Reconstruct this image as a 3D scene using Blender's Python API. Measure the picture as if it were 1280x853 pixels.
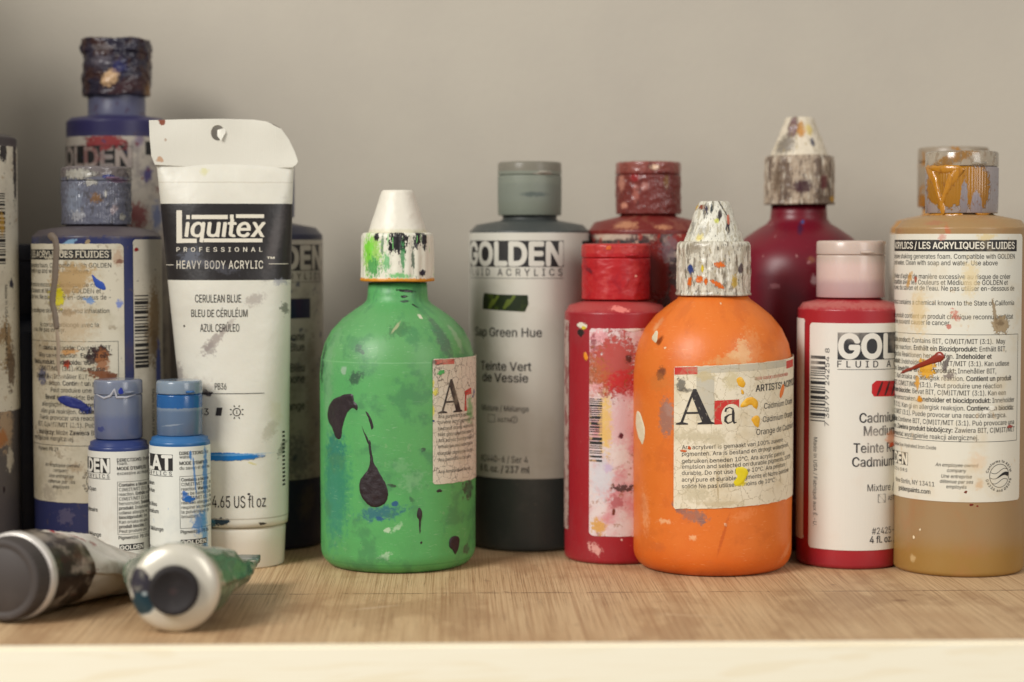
import bpy, bmesh, math, random
from mathutils import Vector, Matrix, noise as mnoise
from math import sin, cos, tan, atan, atan2, asin, sqrt, pi, radians

for o in list(bpy.data.objects):
    bpy.data.objects.remove(o)
random.seed(7)
S = bpy.context.scene
COL = S.collection
MM = 0.001

# ------------------------------------------------------------------ camera
FPX, CX, CY = 2489.0, 640.0, 426.5          # focal length in photo pixels, photo centre
CAMH = 142.0                                # lens height over the shelf, mm
TILT = atan((CY - 300.0) / FPX)
cd = bpy.data.cameras.new('camera'); cam = bpy.data.objects.new('camera', cd); COL.objects.link(cam)
cam.location = (0, 0, CAMH * MM)
cam.rotation_euler = (pi / 2 - TILT, 0, 0)
cd.sensor_width = 36.0; cd.lens = 70.0
cd.clip_start = 0.01; cd.clip_end = 20
cd.dof.use_dof = True; cd.dof.focus_distance = 0.828; cd.dof.aperture_fstop = 5.1
cd.dof.aperture_blades = 9
S.camera = cam

# ------------------------------------------------------------------ light
W = bpy.data.worlds.new('World'); S.world = W; W.use_nodes = True
bg = W.node_tree.nodes['Background']
bg.inputs[0].default_value = (1.0, 0.98, 0.955, 1); bg.inputs[1].default_value = 0.34

def area(name, loc, target, sx, sy, power, col):
    l = bpy.data.lights.new(name, 'AREA'); l.shape = 'RECTANGLE'; l.size = sx; l.size_y = sy
    l.energy = power; l.color = col
    o = bpy.data.objects.new(name, l); COL.objects.link(o); o.location = loc
    d = Vector(target) - Vector(loc)
    o.rotation_euler = d.to_track_quat('-Z', 'Y').to_euler()
    return o
area('window_light', (-0.95, -0.15, 0.95), (0, 0.85, 0.08), 0.6, 0.6, 28.0, (1.0, 0.975, 0.935))
area('room_light', (0.85, -0.1, 0.6), (0.05, 0.9, 0.12), 0.5, 0.8, 6.5, (1.0, 0.97, 0.93))

S.view_settings.view_transform = 'Standard'; S.view_settings.look = 'None'
S.view_settings.exposure = -0.22; S.view_settings.gamma = 1.0
S.render.engine = 'CYCLES'
S.cycles.use_denoising = True
S.cycles.max_bounces = 8; S.cycles.diffuse_bounces = 4; S.cycles.transmission_bounces = 6
S.cycles.caustics_reflective = False; S.cycles.caustics_refractive = False

# ------------------------------------------------------------------ measuring: photograph -> millimetres on real surfaces
FW = Vector((0, cos(TILT), -sin(TILT))); UP = Vector((0, sin(TILT), cos(TILT)))
EYE = Vector((0, 0, CAMH))
def ray(px, py):
    return FW * FPX + Vector((px - CX, 0, 0)) + UP * (CY - py)
def ground(px, py):
    d = ray(px, py); k = -CAMH / d.z
    return EYE + d * k
def at_depth(px, py, Y):
    d = ray(px, py); return EYE + d * (Y / d.y)
def zat(py, Y, px=CX):
    return at_depth(px, py, Y).z
def scale_at(Y):
    return FPX / (Y * cos(TILT))            # px per mm, near enough

# ------------------------------------------------------------------ colour
def C(r, g, b, k=1.0):
    f = lambda c: ((c / 255) / 12.92 if c / 255 <= 0.04045 else ((c / 255 + 0.055) / 1.055) ** 2.4) * k
    return (f(r), f(g), f(b), 1)

# ------------------------------------------------------------------ materials
class M:
    def __init__(s, name, base, rough=0.5, freq=0.6, sss=0.0, trans=0.0, coat=0.0, metal=0.0, spec=0.5, bump=0.0, bumpscale=1.0,
                 layers=(), coords='UV', thick=0.00045, ior=1.45, fade=None):
        m = bpy.data.materials.new(name); m.use_nodes = True
        s.m = m; s.nt = m.node_tree; s.n = s.nt.nodes; s.l = s.nt.links
        s.b = s.n['Principled BSDF']
        s.b.inputs['Roughness'].default_value = rough
        s.b.inputs['Metallic'].default_value = metal
        s.b.inputs['IOR'].default_value = ior
        s.b.inputs['Specular IOR Level'].default_value = spec
        s.b.inputs['Coat Weight'].default_value = coat
        s.b.inputs['Coat Roughness'].default_value = 0.15
        s.b.inputs['Transmission Weight'].default_value = trans
        if sss:
            s.b.inputs['Subsurface Weight'].default_value = sss
            s.b.inputs['Subsurface Radius'].default_value = (0.004, 0.003, 0.002)
            s.b.inputs['Subsurface Scale'].default_value = 1.0
        t = s.n.new('ShaderNodeTexCoord')
        if coords == 'UV':
            s.uv = t.outputs['UV']
        else:
            q = s.n.new('ShaderNodeVectorMath'); q.operation = 'SCALE'; q.inputs['Scale'].default_value = 1000
            s.l.new(t.outputs['Object'], q.inputs[0]); s.uv = q.outputs[0]
        s.freq = freq; s.off = None
        s.col = None; s.base = base; s.h = None; s.rgh = None; s.rough = rough
        for L in layers: s.layer(L)
        if s.col is not None: s.l.new(s.col, s.b.inputs['Base Color'])
        else: s.b.inputs['Base Color'].default_value = base
        if s.rgh is not None: s.l.new(s.rgh, s.b.inputs['Roughness'])
        hs = s.h
        prev = None
        if hs is not None and rough > 0.3:
            s.l.new(s.mr(hs, 0, 1, False, rough, rough * 0.68), s.b.inputs['Roughness'])
        if bump:
            nz = s.noise(bumpscale, 4, 0.6)
            bp = s.n.new('ShaderNodeBump'); bp.inputs['Strength'].default_value = 0.6
            bp.inputs['Distance'].default_value = bump * MM
            s.l.new(nz, bp.inputs['Height']); prev = bp.outputs[0]
        if hs is not None:
            bp = s.n.new('ShaderNodeBump'); bp.inputs['Strength'].default_value = 0.7
            bp.inputs['Distance'].default_value = thick
            s.l.new(hs, bp.inputs['Height'])
            if prev: s.l.new(prev, bp.inputs['Normal'])
            prev = bp.outputs[0]
        if prev: s.l.new(prev, s.b.inputs['Normal'])
    def noise(s, scale, detail=3, rough=0.55, stretch=(1, 1, 1), seed=0, color=False, dist=0.0):
        mp = s.n.new('ShaderNodeMapping'); mp.inputs['Scale'].default_value = stretch
        mp.inputs['Location'].default_value = (seed * 17.3, seed * 9.1, seed * 3.7)
        s.l.new(s.uv, mp.inputs['Vector'])
        nz = s.n.new('ShaderNodeTexNoise'); nz.inputs['Scale'].default_value = scale
        nz.inputs['Detail'].default_value = detail; nz.inputs['Roughness'].default_value = rough
        nz.inputs['Distortion'].default_value = dist
        s.l.new(mp.outputs[0], nz.inputs['Vector'])
        return nz.outputs['Color'] if color else nz.outputs['Fac']
    def offset(s):
        if s.off is None:
            c = s.noise(s.freq, 5, 0.62, color=True)
            a = s.n.new('ShaderNodeVectorMath'); a.operation = 'SUBTRACT'; a.inputs[1].default_value = (0.5, 0.5, 0.5)
            s.l.new(c, a.inputs[0])
            b = s.n.new('ShaderNodeVectorMath'); b.operation = 'MULTIPLY'; b.inputs[1].default_value = (3.2, 3.2, 0)
            s.l.new(a.outputs[0], b.inputs[0]); s.off = b.outputs[0]
        return s.off
    def mr(s, val, lo, hi, smooth=True, to0=0.0, to1=1.0):
        r = s.n.new('ShaderNodeMapRange'); r.interpolation_type = 'SMOOTHSTEP' if smooth else 'LINEAR'
        r.inputs['From Min'].default_value = lo; r.inputs['From Max'].default_value = hi
        r.inputs['To Min'].default_value = to0; r.inputs['To Max'].default_value = to1
        s.l.new(val, r.inputs['Value']); return r.outputs[0]
    def math(s, op, a, b):
        n = s.n.new('ShaderNodeMath'); n.operation = op
        for i, v in enumerate((a, b)):
            if isinstance(v, (int, float)): n.inputs[i].default_value = v
            else: s.l.new(v, n.inputs[i])
        return n.outputs[0]
    def mix(s, fac, color):
        n = s.n.new('ShaderNodeMix'); n.data_type = 'RGBA'
        if isinstance(fac, (int, float)): n.inputs[0].default_value = fac
        else: s.l.new(fac, n.inputs[0])
        if s.col is None: n.inputs[6].default_value = s.base
        else: s.l.new(s.col, n.inputs[6])
        if isinstance(color, tuple): n.inputs[7].default_value = color
        else: s.l.new(color, n.inputs[7])
        s.col = n.outputs[2]
    def addh(s, f):
        s.h = f if s.h is None else s.math('MAXIMUM', s.h, f)
    def layer(s, L):
        k = L[0]
        if k == 'splat':      # u v ru rv rot colour soft alpha rag
            _, u, v, ru, rv, rot, color, soft, alpha, rag = L
            mp = s.n.new('ShaderNodeMapping'); mp.vector_type = 'TEXTURE'
            mp.inputs['Location'].default_value = (u, v, 0)
            mp.inputs['Rotation'].default_value = (0, 0, rot)
            mp.inputs['Scale'].default_value = (ru, rv, 1)
            s.l.new(s.uv, mp.inputs['Vector'])
            sc = s.n.new('ShaderNodeVectorMath'); sc.operation = 'SCALE'; sc.inputs['Scale'].default_value = rag
            s.l.new(s.offset(), sc.inputs[0])
            ad = s.n.new('ShaderNodeVectorMath'); ad.operation = 'ADD'
            s.l.new(mp.outputs[0], ad.inputs[0]); s.l.new(sc.outputs[0], ad.inputs[1])
            ln = s.n.new('ShaderNodeVectorMath'); ln.operation = 'LENGTH'; s.l.new(ad.outputs[0], ln.inputs[0])
            f = s.mr(ln.outputs['Value'], 1 + soft, 1 - soft)
            if soft < 0.3: s.addh(f)
            if alpha < 1: f = s.math('MULTIPLY', f, alpha)
            s.mix(f, color)
        elif k == 'noise':    # colour scale lo hi alpha stretch seed
            _, color, scale, lo, hi, alpha, stretch, seed = L
            nz = s.noise(scale, 4, 0.6, stretch, seed)
            f = s.mr(nz, lo, hi)
            if hi - lo < 0.03: s.addh(f)
            if alpha < 1: f = s.math('MULTIPLY', f, alpha)
            s.mix(f, color)
        elif k == 'spots':    # colour scale radius density seed   (round paint flecks)
            _, color, scale, rad, dens, seed = L
            mp = s.n.new('ShaderNodeMapping'); mp.inputs['Location'].default_value = (seed * 31.7, seed * 13.1, seed)
            s.l.new(s.uv, mp.inputs['Vector'])
            ad = s.n.new('ShaderNodeVectorMath'); ad.operation = 'ADD'
            s.l.new(mp.outputs[0], ad.inputs[0]); s.l.new(s.offset(), ad.inputs[1])
            v = s.n.new('ShaderNodeTexVoronoi'); v.inputs['Scale'].default_value = scale
            s.l.new(ad.outputs[0], v.inputs['Vector'])
            sx = s.n.new('ShaderNodeSeparateXYZ'); s.l.new(v.outputs['Color'], sx.inputs[0])
            keep = s.mr(sx.outputs[0], 1 - dens - 0.001, 1 - dens)
            r = s.math('MULTIPLY', sx.outputs[1], rad)
            f = s.mr(s.math('SUBTRACT', v.outputs['Distance'], r), 0.04, -0.02)
            f = s.math('MULTIPLY', f, keep); s.addh(f)
            s.mix(f, color)
        elif k == 'band':     # v0 v1 colour soft wobble alpha   (between two heights)
            _, v0, v1, color, soft, wob, alpha = L
            sx = s.n.new('ShaderNodeSeparateXYZ'); s.l.new(s.uv, sx.inputs[0])
            sy = s.n.new('ShaderNodeSeparateXYZ'); s.l.new(s.offset(), sy.inputs[0])
            vv = s.math('ADD', sx.outputs[1], s.math('MULTIPLY', sy.outputs[1], wob))
            a = s.mr(vv, v0 - soft, v0 + soft); b = s.mr(vv, v1 + soft, v1 - soft)
            f = s.math('MULTIPLY', a, b)
            if alpha < 1: f = s.math('MULTIPLY', f, alpha)
            s.mix(f, color)
        elif k == 'cracks':   # colour scale width alpha
            _, color, scale, wd, alpha = L
            ad = s.n.new('ShaderNodeVectorMath'); ad.operation = 'ADD'
            s.l.new(s.uv, ad.inputs[0]); s.l.new(s.offset(), ad.inputs[1])
            v = s.n.new('ShaderNodeTexVoronoi'); v.feature = 'DISTANCE_TO_EDGE'; v.inputs['Scale'].default_value = scale
            s.l.new(ad.outputs[0], v.inputs['Vector'])
            f = s.mr(v.outputs['Distance'], wd, 0)
            s.mix(s.math('MULTIPLY', f, alpha), color)

def shade(name, base, **k):
    return M(name, base, **k).m

# ------------------------------------------------------------------ object helpers
def tag(o, label=None, cat=None, group=None, kind=None):
    if label: o['label'] = label
    if cat: o['category'] = cat
    if group: o['group'] = group
    if kind: o['kind'] = kind
    return o
def empty(name, loc, rz=0):
    o = bpy.data.objects.new(name, None); COL.objects.link(o)
    o.location = [c * MM for c in loc]; o.rotation_euler = (0, 0, rz); o.empty_display_size = 0.01
    return o
def link(name, me, mats, parent=None, smooth=True):
    o = bpy.data.objects.new(name, me); COL.objects.link(o)
    for m in (mats if isinstance(mats, (list, tuple)) else [mats]): me.materials.append(m)
    if smooth:
        for p in me.polygons: p.use_smooth = True
    if parent: o.parent = parent
    return o
def grid_mesh(name, pts, uvs, closed=False, caps=()):
    """pts[i][j] -> mesh; rows i, columns j; closed joins the last column to the first"""
    nr, nc = len(pts), len(pts[0]); V = [tuple(c * MM for c in p) for r in pts for p in r]; F = []; UV = []
    for i in range(nr - 1):
        for j in range(nc if closed else nc - 1):
            k = (j + 1) % nc
            F.append((i * nc + j, i * nc + k, (i + 1) * nc + k, (i + 1) * nc + j))
            a, b, c, d = uvs[i][j], uvs[i][j + 1] if j + 1 < len(uvs[i]) else uvs[i][k], uvs[i + 1][j + 1] if j + 1 < len(uvs[i]) else uvs[i + 1][k], uvs[i + 1][j]
            UV += [a, b, c, d]
    for c in caps:
        ring = [c * nc + j for j in range(nc)]
        if c == 0: ring = ring[::-1]
        F.append(ring); UV += [uvs[c][v - c * nc] for v in ring]
    me = bpy.data.meshes.new(name); me.from_pydata(V, [], F)
    l = me.uv_layers.new(name='UVMap')
    for i, q in enumerate(UV): l.data[i].uv = q
    me.validate(); me.update()
    return me
def lathe(name, prof, R, mat, parent=None, seg=96, ribs=None, wob=0.0, seed=0, capb=True, capt=True, crust=0.0):
    """prof: (radius, z) from the bottom up.  UV = (angle * R, z), angle 0 faces local -Y.  ribs=(count, depth, z0, z1)"""
    pts, uvs = [], []
    if crust:                                   # caked paint: fine rings pushed in and out
        q = [prof[0]]
        for (r0, z0), (r1, z1) in zip(prof, prof[1:]):
            n = max(1, int(sqrt((r1 - r0) ** 2 + (z1 - z0) ** 2) / 0.45))
            q += [(r0 + (r1 - r0) * t / n, z0 + (z1 - z0) * t / n) for t in range(1, n + 1)]
        prof = q
    for i, (r, z) in enumerate(prof):
        row, ru = [], []
        for j in range(seg + 1):
            a = -pi + 2 * pi * j / seg
            rr = r
            if ribs and ribs[2] <= z <= ribs[3]:
                rr += ribs[1] * (0.5 + 0.5 * cos(a * ribs[0])) - ribs[1] * 0.5
            zz = z
            if wob:
                rr += wob * mnoise.noise(Vector((sin(a) * 1.6 + seed, cos(a) * 1.6, z * 0.05)))
                if r < prof[0][0] * 2: zz += wob * 0.7 * mnoise.noise(Vector((sin(a) * 1.3, cos(a) * 1.3 + seed, z * 0.02)))
            if crust:
                p_ = Vector((r * sin(a) + R, -r * cos(a), z)); b_ = mnoise.noise(p_ * 0.35) ; rr += crust * (max(0, b_ + 0.1) * 1.6 + 0.5 * mnoise.noise(p_ * 0.9) + 0.3 * mnoise.noise(p_ * 2.1)) * min(1, r / 3)
                zz += crust * 0.5 * mnoise.noise(p_ * 0.7 + Vector((5, 5, 5))) * min(1, r / 3)
            ru.append((a * R, z))
            if j < seg:
                row.append((rr * sin(a), -rr * cos(a), zz))
        pts.append(row); uvs.append(ru)
    caps = ([0] if capb and prof[0][0] > 0 else []) + ([len(prof) - 1] if capt and prof[-1][0] > 0 else [])
    me = grid_mesh(name, pts, uvs, True, caps)
    return link(name, me, mat, parent)
def rnd(p0, p1, r, n=4, conv=1):
    """quarter round between two profile points: p0 -> p1 bulging outwards"""
    (x0, y0), (x1, y1) = p0, p1; out = []
    for i in range(n + 1):
        t = i / n * pi / 2
        if conv == 1: out.append((x0 + (x1 - x0) * sin(t), y0 + (y1 - y0) * (1 - cos(t))))
        else: out.append((x0 + (x1 - x0) * (1 - cos(t)), y0 + (y1 - y0) * sin(t)))
    return out

# ------------------------------------------------------------------ lettering
_cache = {}
import os
_FONT = None
try:   # Blender's own bundled grotesque; the built-in font stands in when it is missing
    _FONT = bpy.data.fonts.load(os.path.join(bpy.utils.system_resource('DATAFILES', path='fonts'), 'Inter.woff2'))
except Exception: _FONT = None
import numpy as np
from mathutils.geometry import delaunay_2d_cdt
def _curve_mesh(t):
    cu = bpy.data.curves.new('t', 'FONT'); cu.body = t; cu.size = 1.0
    cu.resolution_u = 3; cu.fill_mode = 'NONE'
    if _FONT: cu.font = _FONT
    o = bpy.data.objects.new('t', cu); COL.objects.link(o)
    me = bpy.data.meshes.new_from_object(o.evaluated_get(bpy.context.evaluated_depsgraph_get()))
    V = [(v.co.x, v.co.y) for v in me.vertices]; E = [tuple(e.vertices) for e in me.edges]
    bpy.data.objects.remove(o); bpy.data.curves.remove(cu); bpy.data.meshes.remove(me)
    return V, E
_gl = {}
def glyph(ch):
    """outline of one letter filled by winding number -> verts, faces, advance"""
    if ch in _gl: return _gl[ch]
    bar = _curve_mesh('||')[0]; wb = max(v[0] for v in bar) - min(v[0] for v in bar); lb = min(v[0] for v in bar)
    q = _curve_mesh('|' + ch + '|')[0]; ad = max(v[0] for v in q) - min(v[0] for v in q) - wb
    if ch == ' ': _gl[ch] = ([], [], ad); return _gl[ch]
    V, E = _curve_mesh(ch)
    nxt = {}
    for x, y in E:
        if abs(x - y) == 1: nxt[min(x, y)] = max(x, y)
        else: nxt[max(x, y)] = min(x, y)
    ed = [(k, v) for k, v in nxt.items()]
    ov, oe, of, *_ = delaunay_2d_cdt([Vector(v) for v in V], ed, [], 0, 1e-6)
    P = np.array([V[i] + V[j] for i, j in ed]); F = []
    for f in of:
        cx_ = sum(ov[i].x for i in f) / 3; cy_ = sum(ov[i].y for i in f) / 3
        up = (P[:, 1] <= cy_) & (P[:, 3] > cy_); dn = (P[:, 1] > cy_) & (P[:, 3] <= cy_)
        with np.errstate(all='ignore'):
            xs = P[:, 0] + (cy_ - P[:, 1]) * (P[:, 2] - P[:, 0]) / (P[:, 3] - P[:, 1])
        hit = xs > cx_
        if int((up & hit).sum()) - int((dn & hit).sum()): F.append(tuple(f))
    _gl[ch] = ([(v.x, v.y) for v in ov], F, ad)
    return _gl[ch]
def _text_raw(s, bold):
    key = s
    if key in _cache: return _cache[key]
    V, F, x = [], [], 0.0
    for ch in s:
        v, f, ad = glyph(ch); n = len(V)
        V += [(a + x, b) for a, b in v]; F += [tuple(i + n for i in q) for q in f]; x += ad
    _cache[key] = (V, F); return V, F
CAPH = None
def text_raw(s, bold=0.0):
    global CAPH
    if CAPH is None:
        V, _ = _text_raw('H', 0.0); CAPH = max(v[1] for v in V)
    V, F = _text_raw(s, bold)
    return [(x / CAPH, y / CAPH) for x, y in V], F
def adv(s, bold):
    text_raw('H'); return sum(glyph(c)[2] for c in s) / CAPH
def runs(s):
    """'plain *bold* plain' -> list of (text, is_bold)"""
    out = []; b = False
    for q in s.split('*'):
        if q: out.append((q, b))
        b = not b
    return out
REG, BOLD = 0.0, 0.022

class Print:
    """flat print collected in label millimetres (u, v), laid onto a surface by its map(u, v, h)"""
    def __init__(s): s.V = []; s.F = []; s.MI = []; s.H = []
    def poly(s, V, F, mi, h=0.1):
        if len(F) == 1 and len(F[0]) < 40 and max(a for a, _ in V) - min(a for a, _ in V) > 1.5:      # wide fills follow the curve
            bm = bmesh.new(); bm.faces.new([bm.verts.new((a, b, 0)) for a, b in V]); c1 = max(a for a, _ in V); q = min(a for a, _ in V) + 0.8
            while q < c1:
                bmesh.ops.bisect_plane(bm, geom=bm.verts[:] + bm.edges[:] + bm.faces[:], plane_co=(q, 0, 0), plane_no=(1, 0, 0)); q += 0.8
            bm.verts.index_update(); V = [(p.co.x, p.co.y) for p in bm.verts]; F = [tuple(p.index for p in f.verts) for f in bm.faces]; bm.free()
        n = len(s.V); s.V += V; s.H += [h] * len(V)
        for f in F: s.F.append(tuple(i + n for i in f)); s.MI.append(mi)
    def rect(s, u0, v0, u1, v1, mi, h=0.06, slope=0.0):
        n = max(1, int(abs(u1 - u0) / 1.5) + 1); V = []; F = []
        for i in range(n + 1):
            u = u0 + (u1 - u0) * i / n
            V += [(u, v0 + slope * (u - u0)), (u, v1 + slope * (u - u0))]
            if i: k = 2 * i; F.append((k - 2, k, k + 1, k - 1))
        s.poly(V, F, mi, h)
    def line(s, pts, w, mi, h=0.1, closed=False):
        """polyline; w a number or one per point"""
        if closed: pts = pts + [pts[0]]
        n = len(pts); ws = w if isinstance(w, (list, tuple)) else [w] * n
        L = []
        for i in range(n):
            a = Vector(pts[max(i - 1, 0)]); b = Vector(pts[min(i + 1, n - 1)])
            if closed and i in (0, n - 1): a = Vector(pts[n - 2]); b = Vector(pts[1])
            d = (b - a); d = d.normalized() if d.length else Vector((1, 0)); p = Vector((-d.y, d.x)) * ws[i] / 2
            q = Vector(pts[i]); L += [tuple(q - p), tuple(q + p)]
        s.poly(L, [(2 * i, 2 * i + 2, 2 * i + 3, 2 * i + 1) for i in range(n - 1)], mi, h)
    def text(s, t, u, v, cap, mi, align='l', width=None, sx=1.0, bold=None, slope=0.0, space=0.0, h=0.1, rot=0.0, shear=0.0):
        """cap: cap height mm; width: fit to this many mm; bold forces the weight"""
        segs = runs(t) if bold is None else [(t, bold > 0.01)]
        VV, FF = [], []; x = 0.0; spans = []
        for q, b in segs:
            bb = (BOLD if b else REG) if bold is None else bold
            spans.append((len(FF), bb))
            if space:
                for ch in q:
                    if ch != ' ':
                        V, F = text_raw(ch, bb); n = len(VV)
                        VV += [(a + x, c) for a, c in V]; FF += [tuple(i + n for i in f) for f in F]
                        x += adv(ch, bb) + space
                    else: x += 0.35 + space
            else:
                V, F = text_raw(q, bb); n = len(VV)
                lead = 0
                VV += [(a + x, c) for a, c in V]; FF += [tuple(i + n for i in f) for f in F]
                x += adv(q, bb)
        if not VV: return
        x0 = min(a for a, _ in VV); x1 = max(a for a, _ in VV)
        kx = cap * sx if width is None else width / (x1 - x0)
        o = {'l': x0, 'r': x1, 'c': (x0 + x1) / 2}[align]
        spans.append((len(FF), 0))
        for (f0, bb), (f1, _) in zip(spans, spans[1:]):
            fs = FF[f0:f1]; used = sorted({i for f in fs for i in f}); mp = {i: n for n, i in enumerate(used)}
            vs0 = [VV[i] for i in used]; fs = [tuple(mp[i] for i in f) for f in fs]
            sh = [(0.0, 0.0)]
            if bb >= 0.035: sh += [(bb * cos(t * pi / 4), bb * sin(t * pi / 4)) for t in range(8)]
            elif bb >= 0.01: sh += [(-bb, 0.3 * bb), (bb, -0.3 * bb), (0, bb * 0.8)]
            for lv, (dx, dy) in enumerate(sh):
                out = []; dx /= 0.727; dy /= 0.727
                for a, c in vs0:
                    a2 = a + dx; c2 = c + dy
                    X = (a2 - o) * kx + c2 * cap * shear; Y = c2 * cap
                    if rot: X, Y = X * cos(rot) - Y * sin(rot), X * sin(rot) + Y * cos(rot)
                    out.append((u + X, v + Y + slope * X))
                F2 = fs
                if cap > 2.2 and not rot and out:
                    bm = bmesh.new(); bv = [bm.verts.new((a, b, 0)) for a, b in out]
                    for f in fs:
                        try: bm.faces.new([bv[i] for i in f])
                        except ValueError: pass
                    c0 = min(a for a, _ in out); c1 = max(a for a, _ in out); k = c0 + 1.2
                    while k < c1:
                        bmesh.ops.bisect_plane(bm, geom=bm.verts[:] + bm.edges[:] + bm.faces[:], plane_co=(k, 0, 0), plane_no=(1, 0, 0)); k += 1.2
                    bm.verts.index_update()
                    out = [(q.co.x, q.co.y) for q in bm.verts]; F2 = [tuple(q.index for q in f.verts) for f in bm.faces]; bm.free()
                s.poly(out, F2, mi, h + 0.004 * lv)
    def arc_text(s, t, u, v, rad, cap, mi, mid, inward=False, bold=BOLD, h=0.1):
        tot = sum((adv(c, bold) if c != ' ' else 0.4) * cap + 0.12 for c in t) / rad
        if tot > 2.7: cap *= 2.7 / tot * 0.97; tot = sum((adv(c, bold) if c != ' ' else 0.4) * cap + 0.12 for c in t) / rad
        a = mid + tot / 2 if not inward else mid - tot / 2
        for c in t:
            w = ((adv(c, bold) if c != ' ' else 0.4) * cap + 0.12) / rad
            m = a - w / 2 if not inward else a + w / 2
            if c != ' ':
                r = rad if not inward else rad + cap
                s.text(c, u + r * cos(m), v + r * sin(m), cap, mi, 'c', bold=bold, rot=(m - pi / 2) if not inward else (m + pi / 2), h=h)
            a = a - w if not inward else a + w
    def barcode(s, u0, v0, u1, v1, mi, horizontal=True, seed=1):
        """horizontal: the bars lie flat, stacked up the bottle"""
        rg = random.Random(seed); a, b = (v0, v1) if horizontal else (u0, u1); p = a
        L = abs(b - a); un = L / 62
        while p < b - un:
            w = rg.choice((1, 1, 2, 3)) * un; g = rg.choice((1, 1, 2)) * un
            w = min(w, b - p)
            if horizontal: s.rect(u0, p, u1, p + w, mi)
            else: s.rect(p, v0, p + w, v1, mi)
            p += w + g
    def build(s, name, surf, mats, parent, uvfn=None):
        if not s.V: return None
        me = bpy.data.meshes.new(name)
        me.from_pydata([tuple(c * MM for c in surf(u, v, h)) for (u, v), h in zip(s.V, s.H)], [], s.F)
        l = me.uv_layers.new(name='UVMap')
        for p in me.polygons:
            for li in p.loop_indices: l.data[li].uv = s.V[me.loops[li].vertex_index]
        for p, mi in zip(me.polygons, s.MI): p.material_index = mi
        return link(name, me, mats, parent, smooth=False)

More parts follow.
